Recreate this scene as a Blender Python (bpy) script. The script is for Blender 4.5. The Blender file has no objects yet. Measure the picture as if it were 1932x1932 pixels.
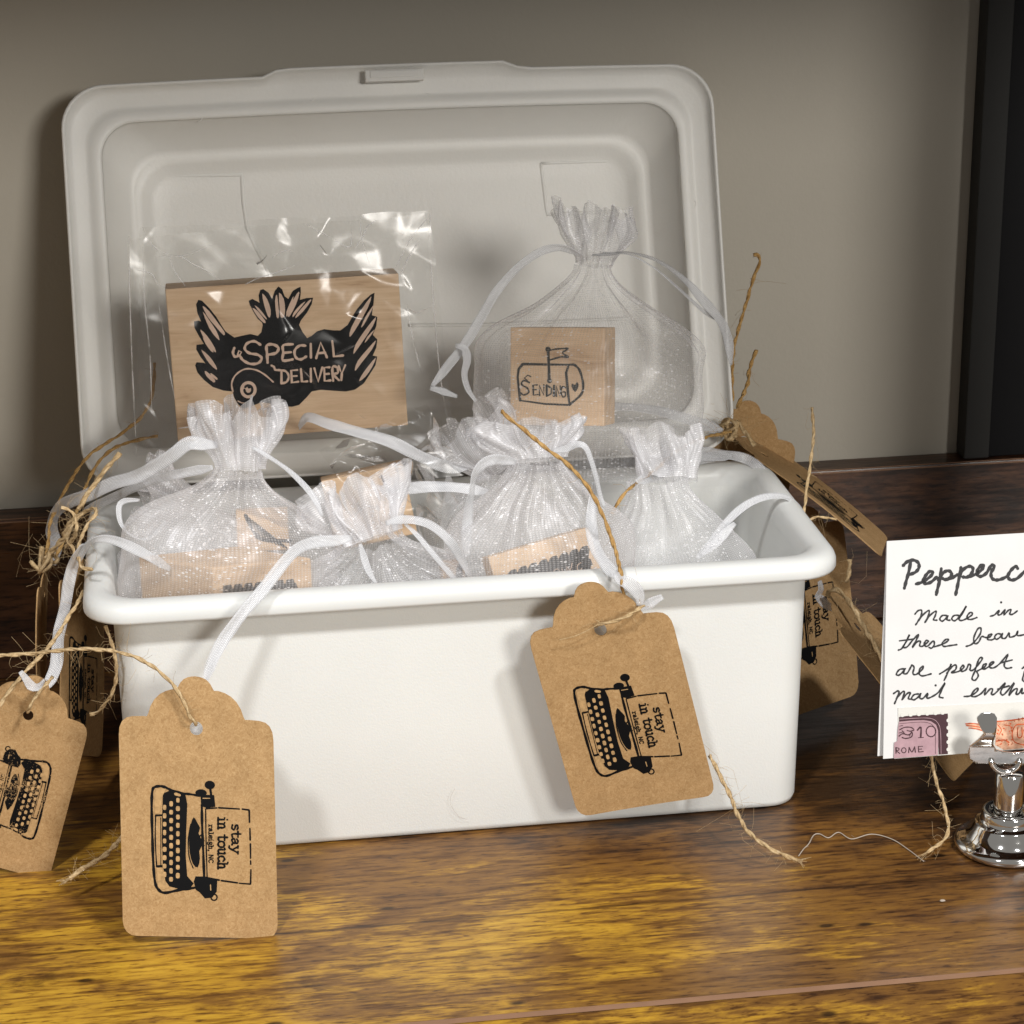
import bpy, bmesh, math, random
from math import sin, cos, pi, sqrt
from mathutils import Vector as V, Matrix, noise
from mathutils.geometry import delaunay_2d_cdt, tessellate_polygon
random.seed(7)
S = bpy.context.scene
COL = S.collection

# ------------------------------------------------------------------ camera
CAM = V((-0.0943, -0.7777, 0.4104)); YAW, PITCH, ROLL, FPX = 0.1406, 0.3428, -0.0137, 4483.9
_f = V((sin(YAW)*cos(PITCH), cos(YAW)*cos(PITCH), -sin(PITCH)))
_r = V((cos(YAW), -sin(YAW), 0)); _u = _r.cross(_f)
FW = _f; RT = _r*cos(ROLL) + _u*sin(ROLL); UP = -_r*sin(ROLL) + _u*cos(ROLL)
cd = bpy.data.cameras.new('Camera'); cam = bpy.data.objects.new('Camera', cd); COL.objects.link(cam)
cam.matrix_world = Matrix(((RT.x, UP.x, -FW.x, CAM.x), (RT.y, UP.y, -FW.y, CAM.y), (RT.z, UP.z, -FW.z, CAM.z), (0, 0, 0, 1)))
cd.sensor_width = 36; cd.lens = FPX/1932*36; cd.clip_start = .01; cd.clip_end = 50
S.camera = cam
cd.dof.use_dof = True; cd.dof.focus_distance = .84; cd.dof.aperture_fstop = 64

# ------------------------------------------------------------------ world, lamps, exposure
W = bpy.data.worlds.new('World'); S.world = W; W.use_nodes = True
bg = W.node_tree.nodes['Background']; bg.inputs[0].default_value = (1.0, .95, .88, 1); bg.inputs[1].default_value = .225
def lamp(name, loc, target, power, size, col):
    l = bpy.data.lights.new(name, 'AREA'); l.shape = 'DISK'; l.size = size; l.energy = power; l.color = col
    o = bpy.data.objects.new(name, l); COL.objects.link(o); o.location = loc
    o.rotation_euler = (V(target)-V(loc)).to_track_quat('-Z', 'Y').to_euler(); return o
lamp('track_lamp_left', (-.55, -1.05, 1.36), (0, 0, .1), 15.5, .16, (1, .99, .98))
lamp('track_lamp_right', (.62, -1.05, 1.36), (0, 0, .1), 15, .16, (1, .99, .98))
lamp('room_lamp', (1.15, -2.9, 1.24), (0, .15, .15), 58, .75, (1, .96, .90))
S.view_settings.view_transform = 'Standard'; S.view_settings.look = 'None'
S.view_settings.exposure = 0; S.view_settings.gamma = 1; S.view_settings.use_curve_mapping = False
S.render.engine = 'CYCLES'
S.cycles.transparent_max_bounces = 48; S.cycles.max_bounces = 10; S.cycles.transmission_bounces = 8

# ------------------------------------------------------------------ picture pixel (1932 wide) -> place in the scene
def ray(x, y): return FW + RT*((x-966)/FPX) - UP*((y-966)/FPX)
def atY(x, y, Y):
    d = ray(x, y); return CAM + d*((Y-CAM.y)/d.y)
def atZ(x, y, Z):
    d = ray(x, y); return CAM + d*((Z-CAM.z)/d.z)
KK = 1932/2654
def reg(x0, y0, s): return lambda p: ((x0+p[0]*s)*KK, (y0+p[1]*s)*KK)
class Plane:
    def __init__(s, o, u, v):                     # o origin, u right, v down; n faces the viewer
        s.o = V(o); s.u = V(u).normalized(); v = V(v); s.v = (v - s.u*v.dot(s.u)).normalized(); s.n = s.v.cross(s.u).normalized()
        if s.n.dot(FW) > 0: s.n = -s.n
    def hit(s, x, y, h=0):
        d = ray(x, y); return CAM + d*((s.o + s.n*h - CAM).dot(s.n)/d.dot(s.n))
def plane3(a, b, c): return Plane(a, b-a, c-a)

# ------------------------------------------------------------------ object helpers
def link(o, parent=None):
    COL.objects.link(o)
    if parent is not None:
        o.parent = parent; o.matrix_parent_inverse = parent.matrix_basis.inverted()
    return o
def mk(name, vs, fs, m, parent=None, smooth=False, uvs=None, solid=0, off=0):
    me = bpy.data.meshes.new(name); me.from_pydata([tuple(v) for v in vs], [], fs); me.update()
    if m: me.materials.append(m)
    if smooth: me.polygons.foreach_set('use_smooth', [True]*len(me.polygons))
    if uvs:
        l = me.uv_layers.new(name='UVMap')
        for lp in me.loops: l.data[lp.index].uv = uvs[lp.vertex_index]
    o = bpy.data.objects.new(name, me); link(o, parent)
    if solid:
        md = o.modifiers.new('thickness', 'SOLIDIFY'); md.thickness = solid; md.offset = off
    return o
def thing(name, label, cat, loc=(0, 0, 0), group=None):
    o = bpy.data.objects.new(name, None); o.empty_display_size = .01; o.location = loc; COL.objects.link(o)
    o['label'] = label; o['category'] = cat
    if group: o['group'] = group
    o.matrix_basis = Matrix.Translation(V(loc)); return o
def struct(o, label=None):
    o['kind'] = 'structure'
    if label: o['label'] = label
    return o
class MB:
    def __init__(s): s.v = []; s.f = []; s.uv = []
    def add(s, vs, fs, uv=None):
        b = len(s.v); s.v += list(vs); s.f += [tuple(b+i for i in f) for f in fs]; s.uv += uv if uv else [(0, 0)]*len(vs)
    def build(s, name, m, parent=None, smooth=False, **k): return mk(name, s.v, s.f, m, parent, smooth, s.uv, **k)
def cr(P, n=8, closed=False):
    P = [V(p) if len(p) == 3 else V((p[0], p[1], 0)) for p in P]
    if len(P) < 3: return [P[0].lerp(P[-1], i/n) for i in range(n+1)]
    out = []; N = len(P); rng = range(N) if closed else range(N-1)
    for i in rng:
        if closed: a, b, c, d = P[i-1], P[i], P[(i+1) % N], P[(i+2) % N]
        else: a, b, c, d = P[max(i-1, 0)], P[i], P[i+1], P[min(i+2, N-1)]
        for k in range(n):
            t = k/n; out.append(.5*((2*b)+(c-a)*t+(2*a-5*b+4*c-d)*t*t+(3*b-a-3*c+d)*t**3))
    if not closed: out.append(P[-1])
    return out
def even(P, step):
    L = [0]
    for i in range(1, len(P)): L.append(L[-1]+(P[i]-P[i-1]).length)
    n = max(2, int(L[-1]/step)); out = []; j = 0
    for k in range(n+1):
        s = L[-1]*k/n
        while j < len(P)-2 and L[j+1] < s: j += 1
        q = (s-L[j])/max(L[j+1]-L[j], 1e-9); out.append(P[j].lerp(P[j+1], min(q, 1)))
    return out
def frames(P):
    T = [(P[min(i+1, len(P)-1)]-P[max(i-1, 0)]).normalized() for i in range(len(P))]
    n = T[0].orthogonal().normalized(); N = []
    for t in T:
        n = (n - t*n.dot(t)).normalized(); N.append(n)
    return T, N
def tube(mb, P, r, sides=6, cap=True):
    P = [V(p) for p in P]; T, N = frames(P); vs = []; fs = []
    R = r if callable(r) else (lambda q: r)
    for i, p in enumerate(P):
        b = T[i].cross(N[i]); q = R(i/(len(P)-1))
        for k in range(sides):
            a = 2*pi*k/sides; vs.append(p + (N[i]*cos(a)+b*sin(a))*q)
    for i in range(len(P)-1):
        for k in range(sides):
            k2 = (k+1) % sides; fs.append((i*sides+k, i*sides+k2, (i+1)*sides+k2, (i+1)*sides+k))
    if cap: fs += [tuple(range(sides-1, -1, -1)), tuple(range((len(P)-1)*sides, len(P)*sides))]
    mb.add(vs, fs)
def fuzz(mb, P, T, n, L, rng, r=.000048):
    for _ in range(n):
        i = rng.randrange(len(P)); d = (V((rng.gauss(0, 1), rng.gauss(0, 1), rng.gauss(0, 1))) + T[i]*rng.uniform(-1.5, 1.5)).normalized()
        l = L*rng.uniform(.25, 1)**1.5; e = V((rng.gauss(0, 1), rng.gauss(0, 1), rng.gauss(0, 1)))*.85
        pts = [P[i]+d*l*q + e*l*q*q + (e.cross(d))*l*.4*sin(q*3) for q in (0, .3, .6, 1)]
        tube(mb, pts, r, 3, False)
def twine(name, P3, parent, mat, r=.0009, fz=26, fl=.006, seed=1, fray=0):
    """two-ply jute: two strands wound round each other, with stray fibres"""
    r *= .86; rng = random.Random(seed); P = even(cr(P3, 10), .0006)
    P = [p + V((noise.noise(p*300+V((seed, 0, 0))), noise.noise(p*300+V((0, seed, 5))), noise.noise(p*300+V((9, 0, seed)))))*r*.35 for p in P]
    T, N = frames(P); mb = MB()
    for st in (0, pi):
        Q = []
        for i, p in enumerate(P):
            a = i*.0006/.0105*2*pi + st + 1.5*noise.noise(p*90); b = T[i].cross(N[i]); Q.append(p + (N[i]*cos(a)+b*sin(a))*r*.34)
        tube(mb, Q, lambda q: r*(.60+.10*sin(q*37+seed)), 5)
    n = max(6, int(1.0*fz*len(P)*.0006/.05)); fuzz(mb, P, T, n, fl, rng)
    if fray:
        for e in (-1,):
            for _ in range(fray):
                d = (T[e]*1.2+V((rng.gauss(0, 1), rng.gauss(0, 1), rng.gauss(0, 1)))*.35).normalized()
                tube(mb, [P[e]-T[e]*.002, P[e]+d*.0015, P[e]+d*.0035+V((rng.gauss(0, 1), rng.gauss(0, 1), rng.gauss(0, 1)))*.0006], .00009, 3, False)
    return mb.build(name, mat, parent, True)
def knot(name, c, R, parent, mat, seed=1, frz=70):
    rng = random.Random(seed); mb = MB(); c = V(c); pts = []
    for k in range(15):
        a = V((rng.gauss(0, 1), rng.gauss(0, 1), rng.gauss(0, 1))).normalized()*R*.75; pts.append(c+a)
    P = even(cr(pts, 8), .0008); tube(mb, P, .0008, 5); T, N = frames(P); fuzz(mb, P, T, int(frz*.7), R*1.3, rng)
    return mb.build(name, mat, parent, True)
def ribbon(name, P3, parent, mat, w=.0058, tw=(0,), seed=0, curl=.12):
    """flat woven ribbon; tw = turn of its face away from the viewer along its length"""
    w *= .68; P = even(cr(P3, 10), .0012); T, _ = frames(P); vs = []; uv = []; fs = []; n = len(P); M = 5
    s = 0
    for i, p in enumerate(P):
        q = i/(n-1)*(len(tw)-1) if len(tw) > 1 else 0; j = min(int(q), max(len(tw)-2, 0)); a = tw[j] + (tw[min(j+1, len(tw)-1)]-tw[j])*(q-j)
        a += 1.15*noise.noise(p*42+V((seed*3.1, 0, 0)))
        side = T[i].cross(FW)
        if side.length < 1e-4: side = RT.copy()
        side.normalize(); nn = side.cross(T[i]).normalized(); wd = side*cos(a)+nn*sin(a); pn = wd.cross(T[i]).normalized()
        ww = w*(1+.12*noise.noise(p*120+V((0, seed, 0))))
        ee = min(1, min(i, n-1-i)/5); ww *= .45+.55*ee
        if i: s += (p-P[i-1]).length
        for k in range(M):
            t = k/(M-1)-.5; vs.append(p + wd*ww*t + pn*ww*curl*(1-(2*t)**2)); uv.append((s*100, t*w*100))
        if i:
            for k in range(M-1): fs.append(((i-1)*M+k, (i-1)*M+k+1, i*M+k+1, i*M+k))
    return mk(name, vs, fs, mat, parent, True, uv, solid=.00022)
def box_bm(c, ax, ay, az, bevel=.0008):
    """c centre, half-axis vectors"""
    bm = bmesh.new(); vs = [bm.verts.new(c+ax*x+ay*y+az*z) for x in (-1, 1) for y in (-1, 1) for z in (-1, 1)]
    for f in ((0, 1, 3, 2), (4, 6, 7, 5), (0, 4, 5, 1), (2, 3, 7, 6), (0, 2, 6, 4), (1, 5, 7, 3)): bm.faces.new([vs[i] for i in f])
    bmesh.ops.recalc_face_normals(bm, faces=bm.faces)
    if bevel: bmesh.ops.bevel(bm, geom=list(bm.edges), offset=bevel, segments=2, affect='EDGES', profile=.6)
    return bm
def bm_obj(name, bm, m, parent=None, smooth=False):
    me = bpy.data.meshes.new(name); bm.to_mesh(me); bm.free(); me.materials.append(m)
    if smooth: me.polygons.foreach_set('use_smooth', [True]*len(me.polygons))
    return link(bpy.data.objects.new(name, me), parent)
def box(name, lo, hi, m, parent=None, bevel=.0008):
    lo = V(lo); hi = V(hi); h = (hi-lo)/2
    return bm_obj(name, box_bm((lo+hi)/2, V((h.x, 0, 0)), V((0, h.y, 0)), V((0, 0, h.z)), bevel), m, parent)
def rrect(a, b, r, n=8, m=10):
    """rounded rectangle, counter-clockwise, straight sides sampled m times"""
    out = []; r = max(r, .0005)
    for (cx, cy, a0, p, q) in ((a-r, -b+r, -pi/2, 0, 1), (a-r, b-r, 0, 1, 0), (-a+r, b-r, pi/2, 0, -1), (-a+r, -b+r, pi, -1, 0)):
        for k in range(n+1): t = a0+pi/2*k/n; out.append((cx+r*cos(t), cy+r*sin(t)))
        e = out[-1]
        nx = {0: (a-r+r, b-r), 1: (-a+r, b), 2: (-a, -b+r), 3: (a-r, -b)}[[1, 0, -1, 0].index(p) if False else len(out)//(n+m)]
        for k in range(1, m): t = k/m; out.append((e[0]+(nx[0]-e[0])*t, e[1]+(nx[1]-e[1])*t))
    return out
def loft(rings, closed_start=False, closed_end=False):
    n = len(rings[0]); vs = [p for r in rings for p in r]; fs = []
    for i in range(len(rings)-1):
        for k in range(n): k2 = (k+1) % n; fs.append((i*n+k, i*n+k2, (i+1)*n+k2, (i+1)*n+k))
    if closed_start: fs.append(tuple(range(n-1, -1, -1)))
    if closed_end: fs.append(tuple((len(rings)-1)*n+k for k in range(n)))
    return vs, fs

# flat ink: shapes drawn in 2-D and laid on a surface through a mapping function (x, y, height) -> place
class Ink:
    def __init__(s, fn): s.fn = fn; s.mb = MB(); s.k = 0
    def poly(s, P, smooth=0, lift=0):
        if smooth: P = [(q.x, q.y) for q in cr(P, smooth, True)]
        s.k += 1; h = lift + s.k*5e-7
        tri = tessellate_polygon([[V((p[0], p[1], 0)) for p in P]])
        s.mb.add([s.fn(p[0], p[1], h) for p in P], [tuple(t) for t in tri])
    def disc(s, x, y, r, ry=None, lift=0, n=14): s.poly([(x+r*cos(2*pi*k/n), y+(ry or r)*sin(2*pi*k/n)) for k in range(n)], 0, lift)
    def stroke(s, P, w, lift=0, smooth=4, taper=False, dash=None):
        Q = [(q.x, q.y) for q in cr(P, smooth)] if smooth and len(P) > 2 else P
        n = len(Q); L = []; R = []
        for i, (x, y) in enumerate(Q):
            a = Q[max(i-1, 0)]; b = Q[min(i+1, n-1)]; dx, dy = b[0]-a[0], b[1]-a[1]; l = math.hypot(dx, dy) or 1
            ww = w/2*(1+.18*sin(i*1.7+P[0][0]))
            if taper: ww *= .55+.45*sin(pi*min(1, (i+.5)/n))
            L.append((x-dy/l*ww, y+dx/l*ww)); R.append((x+dy/l*ww, y-dx/l*ww))
        s.k += 1; h = lift+s.k*5e-7
        vs = [s.fn(*p, h) for p in L]+[s.fn(*p, h) for p in R]
        fs = [(i, i+1, n+i+1, n+i) for i in range(n-1) if not dash or (i//dash[0]) % dash[1]]
        s.mb.add(vs, fs)
        if not dash:
            for e in (0, -1): s.disc(Q[e][0], Q[e][1], w*.45, lift=lift, n=8)
    def build(s, name, m, parent): return s.mb.build(name, m, parent)

# ------------------------------------------------------------------ materials
def nmat(name):
    m = bpy.data.materials.new(name); m.use_nodes = True; nt = m.node_tree; nt.nodes.clear()
    out = nt.nodes.new('ShaderNodeOutputMaterial'); return m, nt, out
def N(nt, t, **k):
    n = nt.nodes.new(t)
    for a, b in k.items():
        if a.startswith('i_'): n.inputs[a[2:].replace('_', ' ')].default_value = b
        else: setattr(n, a, b)
    return n
def ramp(nt, src, stops, interp='LINEAR'):
    r = nt.nodes.new('ShaderNodeValToRGB'); r.color_ramp.interpolation = interp
    while len(r.color_ramp.elements) < len(stops): r.color_ramp.elements.new(.5)
    for e, (p, c) in zip(r.color_ramp.elements, stops): e.position = p; e.color = (*c, 1) if len(c) == 3 else c
    nt.links.new(src, r.inputs[0]); return r
def mapping(nt, scale=(1, 1, 1), rot=(0, 0, 0), coord='Object', loc=(0, 0, 0)):
    c = nt.nodes.new('ShaderNodeTexCoord'); m = nt.nodes.new('ShaderNodeMapping'); m.inputs['Scale'].default_value = scale
    m.inputs['Rotation'].default_value = rot; m.inputs['Location'].default_value = loc; nt.links.new(c.outputs[coord], m.inputs[0]); return m
def tex(nt, mp, scale, detail=4, rough=.55, dist=0):
    n = N(nt, 'ShaderNodeTexNoise', i_Scale=scale, i_Detail=detail, i_Roughness=rough, i_Distortion=dist); nt.links.new(mp.outputs[0], n.inputs['Vector']); return n
def math_n(nt, op, a, b=None, clamp=False):
    n = nt.nodes.new('ShaderNodeMath'); n.operation = op; n.use_clamp = clamp
    for i, x in enumerate((a, b)):
        if x is None: continue
        if isinstance(x, (int, float)): n.inputs[i].default_value = x
        else: nt.links.new(x, n.inputs[i])
    return n.outputs[0]
def mixc(nt, fac, a, b, mode='MIX'):
    n = nt.nodes.new('ShaderNodeMix'); n.data_type = 'RGBA'; n.blend_type = mode; n.clamp_factor = True
    for s, x in ((0, fac), (6, a), (7, b)):
        if isinstance(x, (int, float)): n.inputs[s].default_value = x
        elif isinstance(x, tuple): n.inputs[s].default_value = (*x, 1)
        else: nt.links.new(x, n.inputs[s])
    return n.outputs[2]
def bump(nt, h, strength, dist):
    b = N(nt, 'ShaderNodeBump', i_Strength=strength, i_Distance=dist); nt.links.new(h, b.inputs['Height']); return b
def simple(name, col, rough=.5, spec=.5, metal=0, nscale=0, namt=.06, bscale=0, bstr=.2, bdist=.0003):
    m, nt, out = nmat(name); p = N(nt, 'ShaderNodeBsdfPrincipled'); p.inputs['Roughness'].default_value = rough; p.inputs['Metallic'].default_value = metal
    p.inputs['Specular IOR Level'].default_value = spec; p.inputs['Base Color'].default_value = (*col, 1)
    if nscale:
        t = tex(nt, mapping(nt), nscale); a = tuple(max(0, c*(1-namt*2)) for c in col); b = tuple(min(1, c*(1+namt*2)) for c in col)
        r = ramp(nt, t.outputs[0], [(.3, a), (.7, b)]); nt.links.new(r.outputs[0], p.inputs['Base Color'])
    if bscale:
        t = tex(nt, mapping(nt), bscale, 3); b = bump(nt, t.outputs[0], bstr, bdist); nt.links.new(b.outputs[0], p.inputs['Normal'])
    nt.links.new(p.outputs[0], out.inputs[0]); return m

def worn_ink(name, cut):
    m, nt, out = nmat(name); p = N(nt, 'ShaderNodeBsdfPrincipled', i_Roughness=.6); p.inputs['Base Color'].default_value = (.005, .005, .0055, 1); p.inputs['Specular IOR Level'].default_value = .06; tr = N(nt, 'ShaderNodeBsdfTransparent')
    a = tex(nt, mapping(nt), 1900, 3, .65); b = tex(nt, mapping(nt), 130, 3); k = math_n(nt, 'ADD', math_n(nt, 'MULTIPLY', a.outputs[0], .6), math_n(nt, 'MULTIPLY', b.outputs[0], .4))
    r = ramp(nt, k, [(cut, (0, 0, 0)), (cut+.06, (1, 1, 1))]); mx = N(nt, 'ShaderNodeMixShader'); nt.links.new(r.outputs[0], mx.inputs[0]); nt.links.new(tr.outputs[0], mx.inputs[1]); nt.links.new(p.outputs[0], mx.inputs[2]); nt.links.new(mx.outputs[0], out.inputs[0]); return m
def rustic(name, gold=True, axis='XY'):
    """laminate with a printed rustic wood: dark brown boards, golden worn patches, fine dark grain, small knots"""
    m, nt, out = nmat(name); p = N(nt, 'ShaderNodeBsdfPrincipled')
    c = mapping(nt, (1, 1, 1)); g = mapping(nt, (38, 380, 460)); g2 = mapping(nt, (150, 800, 900)); big = mapping(nt, (6, 13, 13)); mid = mapping(nt, (22, 62, 62))
    fine = tex(nt, g, 1, 5, .6, .25); vfine = tex(nt, g2, 1, 3, .6, .3); patch = tex(nt, big, 1, 5, .6, .7); md = tex(nt, mid, 1, 6, .66, .7)
    sx = nt.nodes.new('ShaderNodeSeparateXYZ'); nt.links.new(c.outputs[0], sx.inputs[0])
    # where the golden worn patch of the print lies
    if gold:
        a = math_n(nt, 'MULTIPLY', sx.outputs[0], -1.15); b = math_n(nt, 'MULTIPLY', sx.outputs[1], -2.6); lay = math_n(nt, 'ADD', a, b)
        lay = math_n(nt, 'ADD', lay, .36)
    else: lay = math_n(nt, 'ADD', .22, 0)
    k = math_n(nt, 'ADD', lay, math_n(nt, 'MULTIPLY', math_n(nt, 'SUBTRACT', patch.outputs[0], .5), 1.6))
    k = math_n(nt, 'ADD', k, math_n(nt, 'MULTIPLY', math_n(nt, 'SUBTRACT', md.outputs[0], .5), 1.1))
    k = math_n(nt, 'ADD', k, math_n(nt, 'MULTIPLY', math_n(nt, 'SUBTRACT', vfine.outputs[0], .5), .55))
    k = math_n(nt, 'ADD', k, math_n(nt, 'MULTIPLY', math_n(nt, 'SUBTRACT', fine.outputs[0], .5), .42))
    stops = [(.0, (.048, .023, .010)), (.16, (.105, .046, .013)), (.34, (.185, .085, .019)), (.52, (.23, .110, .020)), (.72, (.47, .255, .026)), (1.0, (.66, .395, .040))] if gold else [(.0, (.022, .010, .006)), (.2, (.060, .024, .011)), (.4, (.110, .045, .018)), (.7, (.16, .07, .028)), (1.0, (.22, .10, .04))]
    base = ramp(nt, k, stops)
    grain = ramp(nt, fine.outputs[0], [(.38, (.42, .34, .28)), (.50, (1, 1, 1))]); c1 = mixc(nt, .8, base.outputs[0], grain.outputs[0], 'MULTIPLY')
    g3 = ramp(nt, vfine.outputs[0], [(.33, (.38, .30, .25)), (.43, (1, 1, 1))]); c2 = mixc(nt, .8, c1, g3.outputs[0], 'MULTIPLY')
    # small dark knots / worm marks
    vm = mapping(nt, (26, 60, 60)); vo = N(nt, 'ShaderNodeTexVoronoi', i_Scale=1.0); nt.links.new(vm.outputs[0], vo.inputs['Vector'])
    kn = ramp(nt, vo.outputs['Distance'], [(.05, (.10, .08, .07)), (.10, (1, 1, 1))]); c3 = mixc(nt, .9, c2, kn.outputs[0], 'MULTIPLY')
    # dark soot-like blotches
    bl = tex(nt, mapping(nt, (11, 26, 26), loc=(3.3, 1.7, 0)), 1, 6, .7, .5); br = ramp(nt, bl.outputs[0], [(.62, (1, 1, 1)), (.70, (.25, .2, .17))]); c4 = mixc(nt, .8, c3, br.outputs[0], 'MULTIPLY')
    # printed seams between the boards of the pattern
    col = c4
    if gold:
        wob = math_n(nt, 'MULTIPLY', math_n(nt, 'SUBTRACT', md.outputs[0], .5), .003)
        yy = math_n(nt, 'ADD', math_n(nt, 'ADD', sx.outputs[1], wob), .052)
        mod = math_n(nt, 'PINGPONG', yy, .0475)
        sr = ramp(nt, math_n(nt, 'MULTIPLY', mod, 100), [(.03, (.25, .2, .17)), (.09, (1, 1, 1))]); col = mixc(nt, .75, c4, sr.outputs[0], 'MULTIPLY')
    nt.links.new(col, p.inputs['Base Color']); p.inputs['Specular IOR Level'].default_value = .46
    rr = ramp(nt, fine.outputs[0], [(.3, (.40, .40, .40)), (.7, (.27, .27, .27))]); nt.links.new(rr.outputs[0], p.inputs['Roughness'])
    b = bump(nt, vfine.outputs[0], .25, .0003); nt.links.new(b.outputs[0], p.inputs['Normal'])
    nt.links.new(p.outputs[0], out.inputs[0]); return m

def kraft():
    m, nt, out = nmat('kraft_paper'); p = N(nt, 'ShaderNodeBsdfPrincipled', i_Roughness=.85); p.inputs['Specular IOR Level'].default_value = .2
    a = tex(nt, mapping(nt, (1, 1, 1)), 900, 4, .7, 1.2); b = tex(nt, mapping(nt), 160, 3); f = tex(nt, mapping(nt, (1, 1, 3)), 2200, 2, .6, 2)
    r = ramp(nt, a.outputs[0], [(.25, (.28, .160, .066)), (.5, (.395, .245, .112)), (.75, (.50, .335, .17))])
    r2 = ramp(nt, b.outputs[0], [(.3, (.9, .89, .87)), (.7, (1.05, 1.05, 1.05))]); c = mixc(nt, 1, r.outputs[0], r2.outputs[0], 'MULTIPLY')
    nt.links.new(c, p.inputs['Base Color']); bb = bump(nt, f.outputs[0], .35, .0002); nt.links.new(bb.outputs[0], p.inputs['Normal'])
    nt.links.new(p.outputs[0], out.inputs[0]); return m
def maple():
    m, nt, out = nmat('maple'); p = N(nt, 'ShaderNodeBsdfPrincipled', i_Roughness=.6); p.inputs['Specular IOR Level'].default_value = .3
    a = tex(nt, mapping(nt, (22, 22, 190), rot=(0, .05, 0)), 1, 5, .6, 1.4); b = tex(nt, mapping(nt, (60, 60, 1500)), 1, 2)
    r = ramp(nt, a.outputs[0], [(.28, (.42, .265, .15)), (.38, (.58, .40, .25)), (.6, (.66, .475, .31)), (.8, (.70, .52, .35))])
    r2 = ramp(nt, b.outputs[0], [(.3, (.93, .92, .9)), (.7, (1.03, 1.03, 1.03))]); c = mixc(nt, 1, r.outputs[0], r2.outputs[0], 'MULTIPLY')
    nt.links.new(c, p.inputs['Base Color']); nt.links.new(p.outputs[0], out.inputs[0]); return m
def organza(nm='organza', base_op=.23, wvk=.30, spk_k=.65):
    """sheer woven fabric: fine see-through weave, denser at grazing view, with white spots painted in as sparkle glints"""
    m, nt, out = nmat(nm); uv = nt.nodes.new('ShaderNodeUVMap'); sep = nt.nodes.new('ShaderNodeSeparateXYZ')
    nz = tex(nt, mapping(nt), 90, 2); nt.links.new(uv.outputs[0], sep.inputs[0])
    wob = math_n(nt, 'MULTIPLY', math_n(nt, 'SUBTRACT', nz.outputs[0], .5), 2.0)
    def wave(s, per): return math_n(nt, 'MULTIPLY', math_n(nt, 'ADD', math_n(nt, 'SINE', math_n(nt, 'ADD', math_n(nt, 'MULTIPLY', s, 2*pi/per), wob)), 1), .5)
    a = wave(sep.outputs[0], .085); b = wave(sep.outputs[1], .07)
    wv = math_n(nt, 'MULTIPLY', a, b)
    mp = N(nt, 'ShaderNodeMapping'); mp.inputs['Scale'].default_value = (11, 15, 1); nt.links.new(uv.outputs[0], mp.inputs[0])
    vo = N(nt, 'ShaderNodeTexVoronoi', i_Scale=1.0); nt.links.new(mp.outputs[0], vo.inputs['Vector'])
    sp = math_n(nt, 'GREATER_THAN', vo.outputs['Color'], .90) if False else None
    sc = nt.nodes.new('ShaderNodeSeparateColor'); nt.links.new(vo.outputs['Color'], sc.inputs[0])
    pn = tex(nt, mapping(nt, (1, 1, 1)), 75, 2); thr = math_n(nt, 'SUBTRACT', 1.12, math_n(nt, 'MULTIPLY', pn.outputs[0], .54))
    spk = math_n(nt, 'MULTIPLY', math_n(nt, 'GREATER_THAN', sc.outputs[0], thr), math_n(nt, 'LESS_THAN', vo.outputs['Distance'], .42))  # opaque white spots stand in for glints on the threads
    lw = N(nt, 'ShaderNodeLayerWeight', i_Blend=.35); fac = math_n(nt, 'POWER', lw.outputs['Facing'], 1.6)
    op = math_n(nt, 'ADD', base_op, math_n(nt, 'MULTIPLY', wv, wvk)); op = math_n(nt, 'ADD', op, math_n(nt, 'MULTIPLY', fac, .50))
    op = math_n(nt, 'ADD', op, math_n(nt, 'MULTIPLY', spk, spk_k), True)
    d = N(nt, 'ShaderNodeBsdfDiffuse'); d.inputs[0].default_value = (.96, .96, .98, 1); tl = N(nt, 'ShaderNodeBsdfTranslucent'); tl.inputs[0].default_value = (.96, .96, .98, 1)
    gl = N(nt, 'ShaderNodeBsdfGlossy', i_Roughness=.32); gl.inputs[0].default_value = (.95, .95, 1, 1)
    m1 = N(nt, 'ShaderNodeMixShader'); m1.inputs[0].default_value = .45; nt.links.new(d.outputs[0], m1.inputs[1]); nt.links.new(tl.outputs[0], m1.inputs[2])
    m2 = N(nt, 'ShaderNodeMixShader'); m2.inputs[0].default_value = .07; nt.links.new(m1.outputs[0], m2.inputs[1]); nt.links.new(gl.outputs[0], m2.inputs[2])
    tr = N(nt, 'ShaderNodeBsdfTransparent'); m3 = N(nt, 'ShaderNodeMixShader'); nt.links.new(op, m3.inputs[0]); nt.links.new(tr.outputs[0], m3.inputs[1]); nt.links.new(m2.outputs[0], m3.inputs[2])
    nt.links.new(m3.outputs[0], out.inputs[0]); return m
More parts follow.
